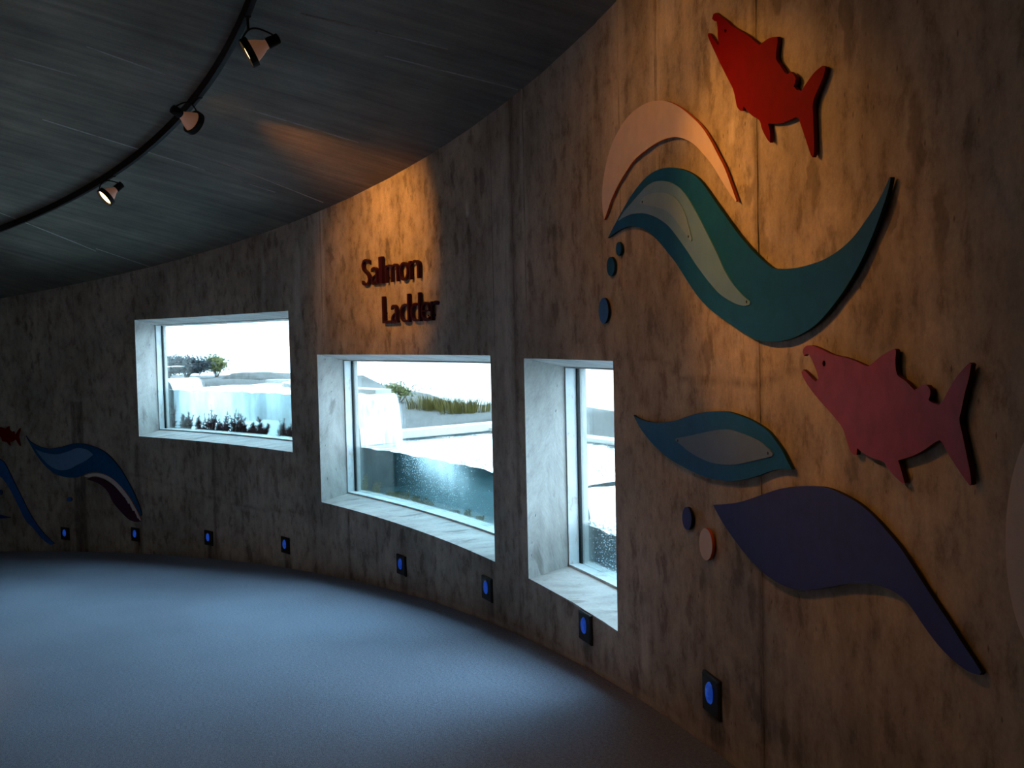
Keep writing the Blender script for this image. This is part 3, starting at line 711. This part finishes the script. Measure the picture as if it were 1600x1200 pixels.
mural('fish_cutout', [(31.5 + (x - 1517.7) * sx, 682 + (y - 656) * sx * .98) for x, y in FISH_B], (M_RED, M_REDE), 'small dim red fish cutout at the far left edge, only its tail in view', 'fish cutout', stand=False, sharp=40, n=3)
mural('swoosh_cutout', Z8([(-90,905),(-20,912),(30,925),(65,932),(20,938),(-30,938),(-90,930)]), (M_NAVY, M_NAVYE), 'small navy sliver cutout near the floor at the far left edge', 'wave cutout', stand=False)
mural('droplet_cutout', Z8(ellipse(0, 785, 13, 17, 0, 24)), (M_TEAL, M_TEALE), 'teal droplet cutout half out of the picture at the far left', 'droplet cutout', group='droplet cutouts', stand=False, n=0)
mural('droplet_cutout', Z8(ellipse(405, 826, 15, 13, 0, 24)), (M_BLUE, M_NAVYE), 'small dim blue droplet cutout below the far teal wave', 'droplet cutout', group='droplet cutouts', stand=False, n=0)

# ------------------------------------------------------------------ raised lettering
def glyph(ch):
    cu = bpy.data.curves.new('glyph', 'FONT'); cu.body = ch; cu.size = 1.0; cu.extrude = 0.0; cu.offset = -0.012; cu.resolution_u = 5
    o = bpy.data.objects.new('glyph', cu); COL.objects.link(o)
    bpy.context.view_layer.update()
    me = bpy.data.meshes.new_from_object(o.evaluated_get(bpy.context.evaluated_depsgraph_get()))
    bm = bmesh.new(); bm.from_mesh(me)
    bmesh.ops.remove_doubles(bm, verts=bm.verts, dist=1e-5)
    bpy.data.objects.remove(o); bpy.data.curves.remove(cu); bpy.data.meshes.remove(me)
    return bm
CAP = 0.7217
def letters(word, xs, zbase, height, label):
    """xs: (left, right) picture positions of each letter's front; converted to arc angles on the wall."""
    OFF, TKL = -0.036, 0.026
    t0 = wall_hit(xs[0][0], 470, OFF)[0]
    root = empty('raised_lettering', P(t0, 0, zbase), label, 'lettering')
    for ch, (xa, xb) in zip(word, xs):
        bm = glyph(ch)
        ta, tb = wall_hit(xa, 470, OFF)[0], wall_hit(xb, 470, OFF)[0]
        X = [v.co.x for v in bm.verts]; x0, x1 = min(X), max(X)
        f = lambda v: ((ta + (tb - ta) * (v.co.x - x0) / (x1 - x0)), zbase + v.co.y / CAP * height)
        bm.verts.index_update(); n = len(bm.verts); V = []; Fc = []
        for o_ in (OFF, OFF + TKL): V += [P(f(v)[0], o_, f(v)[1]) for v in bm.verts]
        for fc in bm.faces:
            q = [v.index for v in fc.verts]; Fc += [q, [i + n for i in q[::-1]]]
        for e in bm.edges:
            if len(e.link_faces) == 1: a, b = e.verts[0].index, e.verts[1].index; Fc.append((a, b, b + n, a + n))
        bm.free()
        o = mesh_obj('letter_' + ch.lower(), V, Fc, M_LETTER)
        bm = bmesh.new(); bm.from_mesh(o.data); bmesh.ops.recalc_face_normals(bm, faces=bm.faces); bm.to_mesh(o.data); bm.free()
        child(o, root)
        for dz in (0.25, 0.6) if ch in 'lLd' else (0.3,):
            tp = tb - (tb - ta) * .12 if ch == 'd' else (ta + (tb - ta) * (.15 if ch in 'Lrmn' else .5))
            mb = MB(); c = P(tp, OFF + TKL - .002, zbase + height * dz * .6); mb.lathe(c, P(tp, .02, zbase + height * dz * .6) - c, [(0, .006), (.03, .006)], 8)
            p = mb.build('mounting_pin', M_SCREW); child(p, o)
Z9 = lambda x: 550 + x / 9.233
letters('Salmon', [(Z9(a), Z9(b)) for a, b in ((148, 258), (280, 385), (396, 444), (484, 662), (685, 815), (828, 972))], EYE + 0.512, 0.262, 'dark maroon raised letters reading Salmon, the upper word')
letters('Ladder', [(Z9(a), Z9(b)) for a, b in ((428, 555), (555, 650), (680, 815), (832, 972), (985, 1110), (1125, 1225))], EYE + 0.157, 0.262, 'dark maroon raised letters reading Ladder, the lower word')

# ------------------------------------------------------------------ blue step lights
LL = ['square blue step light under the far mural, nearest the left edge', 'square blue step light below the tip of the dark purple cutout', 'square blue step light under the middle of the high window',
      'square blue step light under the right end of the high window', 'square blue step light under the middle of the wide lower window', 'square blue step light under the right corner of the wide lower window',
      'square blue step light under the narrow window', 'largest square blue step light, nearest the viewer at the right']
SP = 0.088
for t, lb in zip(LAMP_TH, LL):
    z = lamp_z(t); c = P(t, 0, z)
    root = empty('step_light', c, lb, 'step light', 'blue step lights along the floor')
    e = SP / R
    mb = MB()
    bev = 0.008 / R
    vs = [P(t + a * e, 0.02, z + b * SP) for a, b in ((-1, -1), (1, -1), (1, 1), (-1, 1))] + [P(t + a * e, -0.012, z + b * SP) for a, b in ((-1, -1), (1, -1), (1, 1), (-1, 1))] + \
         [P(t + a * (e - bev), -0.018, z + b * (SP - .008)) for a, b in ((-1, -1), (1, -1), (1, 1), (-1, 1))]
    fs = [(i + k * 4, (i + 1) % 4 + k * 4, (i + 1) % 4 + 4 + k * 4, i + 4 + k * 4) for k in range(2) for i in range(4)] + [(8, 9, 10, 11), (3, 2, 1, 0)]
    mb.add(vs, fs); mb.build('cover_plate', M_PLATE, root)
    mb = MB(); n = 24; prof = [(1.0, -0.016), (0.97, -0.022), (0.8, -0.029), (0.5, -0.034), (0.05, -0.036)]
    vs = [P(t + math.cos(2 * math.pi * k / n) * .034 * s / R, o_, z + 0.012 + math.sin(2 * math.pi * k / n) * .050 * s) for s, o_ in prof for k in range(n)]
    mb.add(vs, [(i * n + k, i * n + (k + 1) % n, (i + 1) * n + (k + 1) % n, (i + 1) * n + k) for i in range(len(prof) - 1) for k in range(n)] + [tuple((len(prof) - 1) * n + k for k in range(n))])
    mb.build('blue_lens', M_LENS, root, True)['label'] = 'glowing blue oval lens'
    for a, b in ((-.8, .8), (.8, .8), (-.8, -.8), (.8, -.8)):
        mb = MB(); q = P(t + a * e, -0.0195, z + b * SP); mb.lathe(q, P(t, 0, z) - P(t, -.02, z), [(0, .003), (.001, .005), (.004, .005)], 8); mb.build('screw', M_SCREW, root)

# ------------------------------------------------------------------ ceiling track and spotlights
DROP_T = 0.030
tr = [ceil_hit(x, y, DROP_T) for x, y in ((-140, 402), (0, 358), (100, 317), (170, 278), (225, 230), (290, 165), (335, 115), (372, 65), (388, 20), (392, -6))]
def tr_polar(p): return math.atan2(p.x - CX, p.y - CY), math.hypot(p.x - CX, p.y - CY)
tp = np.array([tr_polar(p) for p in tr]); co = np.polyfit(tp[:, 0], tp[:, 1], 2)
def track_point(t, drop=DROP_T):
    r = float(np.polyval(co, min(max(t, tp[:, 0].min()), tp[:, 0].max()))); return Vector((CX + r * math.sin(t), CY + r * math.cos(t), ceil_z(t, r) - drop))
track = empty('ceiling_track', track_point(1.0, 0), 'long curved black lighting track hung under the concrete ceiling', 'lighting track')
ts = np.linspace(0.35, 1.62, 90)
mb = MB()
vs = []
for t in ts:
    c = track_point(t); r = math.hypot(c.x - CX, c.y - CY)
    vs += [P(t, r - R + a, c.z + b) for a, b in ((-.016, -.028), (.016, -.028), (.024, .029), (-.024, .029))]
nT = len(ts)
mb.add(vs, [(4 * i + k, 4 * i + (k + 1) % 4, 4 * i + 4 + (k + 1) % 4, 4 * i + 4 + k) for i in range(nT - 1) for k in range(4)] + [(0, 3, 2, 1), (4 * nT - 4, 4 * nT - 3, 4 * nT - 2, 4 * nT - 1)])
mb.build('rail', M_BLACK, track)
def track_head(t, center, axis, label, energy, cone, blend, aim=None, lens=1.0):
    """Gimbal-ring lamp holder: socket at the back, flared bulb, black ring at the front, wire arm up to the track."""
    center = Vector(center); top = track_point(t, DROP_T + .02)
    axis = Vector(axis).normalized() if aim is None else (Vector(aim) - center).normalized()
    G = 1.2
    root = empty('track_spotlight', center, label, 'spotlight', 'track spotlights')
    mb = MB(); mb.lathe(center - axis * .135 * G, axis, [(h * G, r * G) for h, r in ((0, .016), (.004, .026), (.062, .028), (.068, .022))], 20); mb.build('socket', M_BLACK, root, True)
    mb = MB(); mb.lathe(center - axis * .075 * G, axis, [(h * G, r * G) for h, r in ((0, .021), (.02, .025), (.05, .042), (.08, .055), (.098, .060))], 24, caps=False); mb.build('bulb', M_BULB, root, True)
    mb = MB(); mb.lathe(center + axis * .012 * G, axis, [(h * G, r * G) for h, r in ((0, .060), (.0, .074), (.034, .074), (.034, .064), (.004, .0635))], 28, caps=False); mb.build('front_ring', M_BLACK, root)
    mb = MB(); mb.lathe(center + axis * .030 * G, axis, [(h * G, r * G) for h, r in ((0, .0625), (.006, .055), (.010, .03), (.011, .002))], 24); mb.build('lamp_lens', M_LAMP, root, True)
    side = axis.cross(Vector((0, 0, 1))).normalized(); up = side.cross(axis).normalized()
    if up.z < 0: up = -up
    a0 = center + (axis * .028 + up * .073) * G; a3 = center - axis * .115 * G + up * .026 * G
    mb = MB(); pts = []
    for i in range(13):
        q = i / 12; pts.append(a0.lerp(a3, q) + up * .055 * math.sin(math.pi * q))
    mb.tube(pts, .0055, 8); mb.build('wire_arm', M_BLACK, root)
    mb = MB(); mb.tube([top, top.lerp(pts[4], .5) + Vector((0, 0, .005)), pts[4]], .008, 8); mb.build('stem', M_BLACK, root)
    mb = MB(); mb.lathe(top + Vector((0, 0, .022)), (0, 0, -1), [(0, .022), (.03, .022), (.038, .012)], 14); mb.build('track_adapter', M_BLACK, root)
    li = bpy.data.lights.new('spot_beam', 'SPOT'); li.energy = energy; li.color = WARM; li.spot_size = math.radians(cone); li.spot_blend = blend; li.shadow_soft_size = 0.05
    lo = bpy.data.objects.new('spot_beam', li); COL.objects.link(lo)
    lo.location = center + axis * .075; lo.rotation_euler = axis.to_track_quat('-Z', 'Y').to_euler()
    child(lo, root)
    return root
def head_at(px, py, drop):
    p = ceil_hit(px, py, drop); return math.atan2(p.x - CX, p.y - CY), p
def W3(px, py): t, z, _ = wall_hit(px, py); return P(t, 0, z)
t1, p1 = head_at(398, 78, 0.24)
track_head(t1, p1, (-0.78, -0.16, -0.42), 'black track spotlight nearest the viewer, turned away to the left', 480, 90, 0.8)
t2, p2 = head_at(297, 188, 0.24)
track_head(t2, p2, None, 'middle track spotlight aimed at the raised lettering', 215, 66, 1.0, aim=W3(604, 388))
t3, p3 = head_at(170, 304, 0.24)
track_head(t3, p3, (-0.62, -0.46, -0.66), 'farthest track spotlight with its glowing lens facing the viewer', 300, 60, 0.8)
# unseen heads added further along the same track to warm the mural and carpet
for t_, aim, en, cone, lb in ((1.285, W3(1195, 365), 190, 43, 'unseen track spotlight above the picture aimed at the teal wave'), (1.36, W3(1030, 290), 48, 78, 'unseen track spotlight overhead aimed at the cream crescent'), (1.42, W3(1200, 760), 10, 110, 'unseen track spotlight overhead aimed at the rose fish'), (1.49, Vector((-0.75, 3.3, 0.0)), 75, 80, 'unseen track spotlight overhead aimed at the carpet')):
    c = track_point(t_, 0.26); track_head(t_, c, None, lb, en, cone, 1.0, aim=aim)

# ------------------------------------------------------------------ fish ladder outside the glass
POOL = [  # th0, th1, water level, floor, far wall offset, side material
    (0.42, 0.622, EYE - 0.28, EYE - 1.14, 1.35, M_WSIDE_A),
    (0.638, 0.882, EYE - 0.575, EYE - 1.12, 2.3, M_WSIDE_A),
    (0.898, 1.152, EYE - 1.085, EYE - 1.585, 2.3, M_WSIDE_B),
    (1.164, 1.42, EYE - 1.28, EYE - 1.60, 2.3, M_WSIDE_C)]
PN = ['upper pool of clear water beyond the far mural', 'clear pale water pool behind the high window', 'teal water pool behind the wide lower window', 'dark teal water pool behind the narrow window']
ladder = empty('fish_ladder', P(0.9, 0.5, EYE - 2.2), 'stepped concrete fish ladder channel outside the windows', 'fish ladder')
def bank_z(t): return EYE + float(np.interp(t, [0.0, 0.60, 0.68, 0.93, 1.0, 1.6], [-.52, -.56, -.93, -1.02, -1.15, -1.6]))
def lerp_tab(t, tab): return float(np.interp(t, [q[0] for q in tab], [q[1] for q in tab]))
FAR = [[(0, 1.0), (2, 1.0)], [(0.60, 2.3), (0.665, 2.3), (0.70, 1.6), (0.78, 1.0), (0.90, 0.85)], [(0, 2.3), (2, 2.3)], [(0, 2.3), (2, 2.3)]]
def edge_off(t): return lerp_tab(t, FAR[0] if t < 0.62 else FAR[1] if t < 0.89 else FAR[2])
def curved_wall(name, a, b, f, thick, z0, z1, mat, n=24):
    mb = MB(); vs = []
    for i in range(n + 1):
        t = a + (b - a) * i / n; o_ = f(t); vs += [P(t, o_, z0), P(t, o_ + thick, z0), P(t, o_ + thick, z1), P(t, o_, z1)]
    mb.add(vs, [(4 * i + k, 4 * i + (k + 1) % 4, 4 * i + 4 + (k + 1) % 4, 4 * i + 4 + k) for i in range(n) for k in range(4)] + [(0, 3, 2, 1), (4 * n, 4 * n + 1, 4 * n + 2, 4 * n + 3)])
    return mb.build(name, mat, ladder)
for k, (a, b, lv, fl, far, side) in enumerate(POOL):
    ff = lambda t, k=k: lerp_tab(t, FAR[k])
    deep = M_SLIME if k > 1 else M_OUTC
    mb = MB(); mb.polar_box(a - .007, b + .007, D_OUT, 2.5, fl - .5, fl, 16); mb.build('channel_floor', deep, ladder)
    if k:
        curved_wall('channel_wall', a - .007, b + .007, ff, .2, fl - .4, lv + .05, M_OUTC)
        curved_wall('algae_coat', a - .006, b + .006, lambda t: ff(t) - .012, .011, fl - .02, lv + .01, deep)
    # water body: rippled top, and the milky depth of the water just behind the glass
    mb = MB(); n = 32; m = 8
    vs = []
    for i in range(n + 1):
        t = a + (b - a) * i / n
        for j in range(m + 1):
            q = D_OUT - .05 + (ff(t) - .016 - D_OUT + .05) * j / m
            vs.append(P(t, q, lv + .006 * math.sin(i * 2.1 + j * 1.7) + .004 * math.sin(j * 4 + i)))
    mb.add(vs, [(i * (m + 1) + j, i * (m + 1) + j + 1, (i + 1) * (m + 1) + j + 1, (i + 1) * (m + 1) + j) for i in range(n) for j in range(m)], 0)
    ntop = len(mb.v); vs = []; air = [(0, 0, 0, 1)] * ntop; n2, m2 = 90, 14
    for i in range(n2 + 1):
        t = a + (b - a) * i / n2
        for j in range(m2 + 1):
            q = j / m2; vs.append(P(t, .62, lv - .004 + (fl - lv) * q))
            if k == 2:
                w = math.exp(-((t - .990 - .02 * q) / (.026 + .012 * q)) ** 2) * math.exp(-(q / .62) ** 2) if t > .93 else 0
                w *= min(1, max(0, (t - .940 - .008 * q) / .010)); base = .02 + .04 * min(1, max(0, (t - .935) / .06))
                air.append((base + .75 * w, w, 0, 1))
            elif k == 3: air.append((.10, .1, 0, 1))
            else:
                w = math.exp(-((t - .69) / .055) ** 2) * (1 - .3 * q); air.append((.38 + .45 * w, .25 + .75 * w, 0, 1))
    mb.add(vs, [(i * (m2 + 1) + j, i * (m2 + 1) + j + 1, (i + 1) * (m2 + 1) + j + 1, (i + 1) * (m2 + 1) + j) for i in range(n2) for j in range(m2)], 1)
    o = tag(mb.build('pool_water', [M_WTOP, side]), PN[k], 'water', kind='stuff')
    ca = o.data.color_attributes.new('air', 'FLOAT_COLOR', 'POINT'); ca.data.foreach_set('color', np.array(air, dtype=float).ravel())
mb = MB(); mb.polar_box(.8845, .8975, 1.0, 2.5, EYE - 1.9, EYE - .985, 2); mb.build('channel_wall', M_OUTC, ladder)
mb = MB(); mb.polar_box(.8976, .8986, 1.0, 2.29, EYE - 1.6, EYE - 1.07, 1); mb.build('algae_coat', M_SLIME, ladder)
for k, (t, hi, lo, far) in enumerate(((0.630, EYE - .47, EYE - 1.14, .98), (0.890, EYE - .60, EYE - 1.62, 1.01), (1.158, EYE - 1.11, EYE - 1.65, 1.9))):
    mb = MB(); mb.polar_box(t - .006, t + .006, D_OUT, far, lo - .3, hi, 2); mb.build('weir_wall', M_SLIME, ladder)
    # thin sheet of falling water over the weir
    mb = MB(); nn = 20; mm = 8; low = POOL[k + 1][2]; vs = []
    for i in range(nn + 1):
        o_ = D_OUT + .02 + (far - D_OUT - .02) * i / nn
        for j in range(mm + 1):
            q = j / mm; vs.append(P(t + .0065 + (.012 * q ** .6) + .0012 * math.sin(i * 2.3 + j * .3), o_, hi + .035 - (hi + .035 - low) * q ** 1.6))
    mb.add(vs, [(i * (mm + 1) + j, i * (mm + 1) + j + 1, (i + 1) * (mm + 1) + j + 1, (i + 1) * (mm + 1) + j) for i in range(nn) for j in range(mm)])
    tag(mb.build('waterfall', M_FALL, None, True), ('small waterfall spilling at the left end of the high window', 'waterfall spilling into the pool of the wide lower window', 'low waterfall spilling into the pool of the narrow window')[k], 'waterfall')

# foam, bubbles and surface glare built as foam
def blobs(name, spots, mat, label, cat):
    mb = MB()
    for c, r in spots:
        c = Vector(c); mb.add([c + Vector(d) * r for d in ((1, 0, 0), (-1, 0, 0), (0, 1, 0), (0, -1, 0), (0, 0, 1), (0, 0, -1))], [(0, 2, 4), (2, 1, 4), (1, 3, 4), (3, 0, 4), (2, 0, 5), (1, 2, 5), (3, 1, 5), (0, 3, 5)])
    return tag(mb.build(name, mat, None, True), label, cat, kind='stuff')
rg = random.Random(11)
sp_ = []
for _ in range(1500):                                           # plume of air driven under by the second waterfall
    q = rg.random() ** 1.7; t = rg.gauss(0.992 + .012 * q, .017 + .012 * q)
    if t < .945 + .01 * q: continue
    sp_.append((P(t, rg.uniform(.45, .60), POOL[2][2] - .008 - .44 * q), rg.uniform(.002, .006) * (1.1 - .6 * q)))
blobs('bubble_plume', sp_, M_FOAM, 'white bubble plume under water in the wide lower window', 'bubbles')
sp_ = [(P(1.18 + rg.random() * .10, rg.uniform(.43, .62), POOL[3][2] - .01 - .28 * rg.random()), rg.uniform(.002, .005)) for _ in range(1300)]
blobs('bubble_plume', sp_, M_FOAM, 'white bubbles in the dark water of the narrow window', 'bubbles')
sp_ = [(P(rg.uniform(.65, .80), rg.uniform(.5, 1.2), POOL[1][2] + rg.uniform(0, .006)), rg.uniform(.008, .02)) for _ in range(420)]
blobs('surface_foam_glare', sp_, M_FOAM, 'white foam floating on the water of the high window', 'foam')
sp_ = [(P(1.176 + abs(rg.gauss(0, .02)), rg.uniform(.45, 1.8), POOL[3][2] + rg.uniform(0, .012)), rg.uniform(.008, .022)) for _ in range(900)]
blobs('surface_foam_glare', sp_, M_FOAM, 'white foam at the foot of the waterfall in the narrow window', 'foam')
sp_ = [(P(1.03 + rg.random() * .10, rg.uniform(.45, 1.6), POOL[2][2] + rg.uniform(0, .010)), rg.uniform(.006, .016)) for _ in range(260)]  # glare on the right half of the water, modelled as white blobs
blobs('surface_foam_glare', sp_, M_FOAM, 'white glare on the water of the wide lower window, built as foam blobs', 'foam')

# water weed at the foot of the glass
def weed(base, h, w, mat, label, group, seed, bushy=1.0):
    r_ = random.Random(seed); mb = MB(); base = Vector(base)
    t = math.atan2(base.x - CX, base.y - CY); tg = Vector((math.cos(t), -math.sin(t), 0)); nn = Vector((math.sin(t), math.cos(t), 0))
    for s_ in range(int(7 * bushy)):
        x0 = r_.uniform(-.45, .45) * w; lean = x0 * .5 + r_.uniform(-.25, .25) * w; hh = h * r_.uniform(.45, 1.0) * (1 - abs(x0) / w * .7); y0 = r_.uniform(-.02, .05)
        pts = [base + tg * (x0 + lean * q * q + .05 * w * math.sin(q * 7 + s_)) + nn * (y0 + .02 * q) + Vector((0, 0, hh * q - .01)) for q in (0, .25, .5, .75, 1)]
        mb.tube(pts, [.008, .007, .006, .004, .001], 4)
        for q in range(int(26 * bushy)):
            f = r_.random() ** .8; i = min(int(f * 4), 3); c = pts[i].lerp(pts[i + 1], f * 4 - i)
            d = (tg * r_.uniform(-1, 1) + nn * r_.uniform(-.6, .6) + Vector((0, 0, r_.uniform(.1, 1.1)))).normalized(); L = (.16 + .16 * r_.random()) * w * (1.15 - f) + .012; sd = d.cross(nn if abs(d.dot(nn)) < .9 else tg).normalized() * L * .22
            mb.add([c - sd, c + sd, c + d * L + sd * .3, c + d * L * 1.15, c + d * L - sd * .3], [(0, 1, 2, 3, 4)])
    return tag(mb.build('water_weed', mat), label, 'water weed', group)
W1 = [(262, 612, 662, .16, 'dark weed hanging against the left edge of the high window'), (290, 634, 664, .22, 'tall dark weed clump second from the left in the high window'), (308, 647, 665, .14, 'low dark weed tuft third from the left in the high window'), (325, 636, 668, .2, 'tall reddish weed clump left of centre in the high window'),
      (346, 644, 669, .2, 'reddish weed clump at the centre of the high window'), (368, 637, 672, .24, 'tall spiky weed clump right of centre in the high window'), (378, 660, 674, .14, 'low brown weed tuft right of the spiky clump in the high window'), (389, 661, 675, .14, 'second low brown weed tuft right of the spiky clump in the high window'),
      (406, 650, 678, .26, 'broad dark weed clump in the right part of the high window'), (443, 654, 682, .22, 'dark weed clump at the right corner of the high window')]
for i, (x, yt, yb, w_, lb) in enumerate(W1):
    t, z, d_ = wall_hit(x, yb, .52); weed(P(t, .52, POOL[1][3]), 1.2 * (yb - yt) * d_ / F + max(0, z - POOL[1][3]), w_, M_ALGAE_R, lb, 'weed clumps in the high window', 20 + i, 1.3)
W2 = [(560, 746, 768), (570, 742, 770), (584, 748, 774), (603, 768, 778), (612, 768, 782), (622, 771, 786), (632, 773, 790), (645, 777, 793), (655, 780, 796), (664, 784, 798), (706, 803, 812), (725, 802, 817), (748, 814, 824)]
NW = ['first', 'second', 'third', 'fourth', 'fifth', 'sixth', 'seventh', 'eighth', 'ninth', 'tenth', 'eleventh', 'twelfth', 'last']
for i, (x, yt, yb) in enumerate(W2):
    t, z, d_ = wall_hit(x, yb, .50); weed(P(t, .50, POOL[2][3]), 1.25 * (yb - yt) * d_ / F + max(0, z - POOL[2][3]), .10, M_ALGAE_G, 'olive weed tuft, %s from the left along the wide lower window' % NW[i], 'weed tufts in the wide lower window', 60 + i, 1.0)

# river bank, grasses, shrubs, river beyond
mb = MB(); n = 60; m = 16; vs = []
for i in range(n + 1):
    t = 0.1 + 1.5 * i / n
    for j in range(m + 1):
        q = j / m; o0 = edge_off(t) + .19; o_ = o0 + (18 - o0) * q ** 1.8
        z = bank_z(t) + .03 * math.sin(t * 40 + j) - min(max(o_ - (5 if t < .89 else 2.7), 0) * .5, 4)
        vs.append(P(t, o_, z))
mb.add(vs, [(i * (m + 1) + j, i * (m + 1) + j + 1, (i + 1) * (m + 1) + j + 1, (i + 1) * (m + 1) + j) for i in range(n) for j in range(m)])
tag(mb.build('river_bank', M_BANK, None, True), 'gravel river bank beyond the fish ladder', kind='structure')
mb = MB(); n = 64
vs = [(CX, CY, EYE - 4.2)] + [(CX + 900 * math.cos(2 * math.pi * k / n), CY + 900 * math.sin(2 * math.pi * k / n), EYE - 4.2) for k in range(n)]
mb.add(vs, [(0, 1 + k, 1 + (k + 1) % n) for k in range(n)])
tag(mb.build('river', M_RIVER), 'wide bright river outside the building', kind='structure')

def grass_clump(base, h, w, label, seed, mat=M_GRASS):
    r_ = random.Random(seed); mb = MB(); base = Vector(base)
    for _ in range(170):
        a = r_.uniform(0, 6.283); rr = w * math.sqrt(r_.random()) * .5; p = base + Vector((math.cos(a) * rr, math.sin(a) * rr, -.02))
        d = Vector((math.cos(a) * r_.uniform(0, .35), math.sin(a) * r_.uniform(0, .35), 1)); L = h * r_.uniform(.55, 1.0); s_ = Vector((math.sin(a * 3), math.cos(a * 3), 0)) * .006
        mid = p + d * L * .6; tip = p + d * L + Vector((math.cos(a), math.sin(a), -.3)) * .08 * L
        mb.add([p - s_, p + s_, mid + s_ * .8, mid - s_ * .8, tip], [(0, 1, 2, 3), (3, 2, 4)])
    return tag(mb.build('grass_clump', mat), label, 'grass', 'grass clumps on the bank')
def shrub(base, h, w, label, seed, mat, nleaf=1500, leaf=.035):
    r_ = random.Random(seed); base = Vector(base); root = empty('shrub', base, label, 'shrub'); mb = MB(); ml = MB()
    tips = []
    for _ in range(16):
        a = r_.uniform(0, 6.283); e = base + Vector((math.cos(a) * w * .4 * r_.random(), math.sin(a) * w * .4 * r_.random(), h * r_.uniform(.5, .95)))
        mid = base.lerp(e, .5) + Vector((r_.uniform(-.05, .05), r_.uniform(-.05, .05), .06)); mb.tube([base, mid, e], [.014, .009, .003], 5); tips.append((mid, e))
    for _ in range(nleaf):
        mid, e = r_.choice(tips); c = mid.lerp(e, r_.uniform(-.3, 1.1)) + Vector((r_.gauss(0, .13 * w), r_.gauss(0, .13 * w), r_.gauss(0, .08 * h)))
        d = Vector((r_.uniform(-1, 1), r_.uniform(-1, 1), r_.uniform(-1, 1))).normalized() * leaf; s_ = d.orthogonal().normalized() * leaf * .4
        ml.add([c - d, c + s_, c + d, c - s_], [(0, 1, 2, 3)])
    mb.build('branches', M_BARK, root); ml.build('foliage', mat, root)['kind'] = 'stuff'
    return root
def at(px, py, off):                        # a point in the open, seen through a window, at a chosen offset beyond the wall
    t, z, d_ = wall_hit(px, py, off); return P(t, off, z), t, z, d_
for i, (x, yt, off, w_, lb) in enumerate(((664, 628, 3.3, .55, 'leftmost yellow grass clump on the bank in the wide lower window'), (690, 630, 3.4, .55, 'second yellow grass clump on the bank in the wide lower window'), (715, 627, 3.2, .55, 'third yellow grass clump on the bank in the wide lower window'), (737, 626, 3.3, .5, 'rightmost yellow grass clump on the bank in the wide lower window'))):
    q, t, z, d_ = at(x, yt, off); bz = bank_z(t); grass_clump((q.x, q.y, bz), max(z - bz, .25), w_, lb, 90 + i)
for i, (x, yt, off, w_, mat, nl, lb) in enumerate(((290, 560, 3.2, .75, M_LEAF, 2600, 'dark bushy shrub behind the left part of the high window'), (262, 563, 3.0, .6, M_LEAF, 2000, 'dark shrub at the left edge of the high window'), (338, 566, 3.8, .45, M_LEAF2, 700, 'yellow-green shrub beside the dark bush in the high window'), (622, 600, 3.6, .6, M_LEAF2, 420, 'sparse pale shrub left of the yellow grass in the wide lower window'))):
    q, t, z, d_ = at(x, yt, off); bz = bank_z(t); shrub((q.x, q.y, bz - .02), max(z - bz, .4), w_, lb, 120 + i, mat, nl)
for i, (x, y, off, rx, rz, lb) in enumerate(((395, 590, 3.0, .55, .16, 'grey boulder on the bank in the right part of the high window'), (600, 668, 2.9, .6, .14, 'grey boulder on the bank at the left of the wide lower window'))):
    q, t, z, d_ = at(x, y, off); r_ = random.Random(i); bm = bmesh.new(); bmesh.ops.create_icosphere(bm, subdivisions=3, radius=1)
    for v in bm.verts: v.co *= 1 + .14 * math.sin(v.co.x * 4 + i) * math.sin(v.co.y * 5) + .05 * r_.random(); v.co = Vector((v.co.x * rx, v.co.y * rx * .8, v.co.z * rz)) + Vector((q.x, q.y, z - rz * .5))
    me = bpy.data.meshes.new('boulder'); bm.to_mesh(me); bm.free(); me.materials.append(M_BANK); o = bpy.data.objects.new('boulder', me); COL.objects.link(o); tag(o, lb, 'boulder')
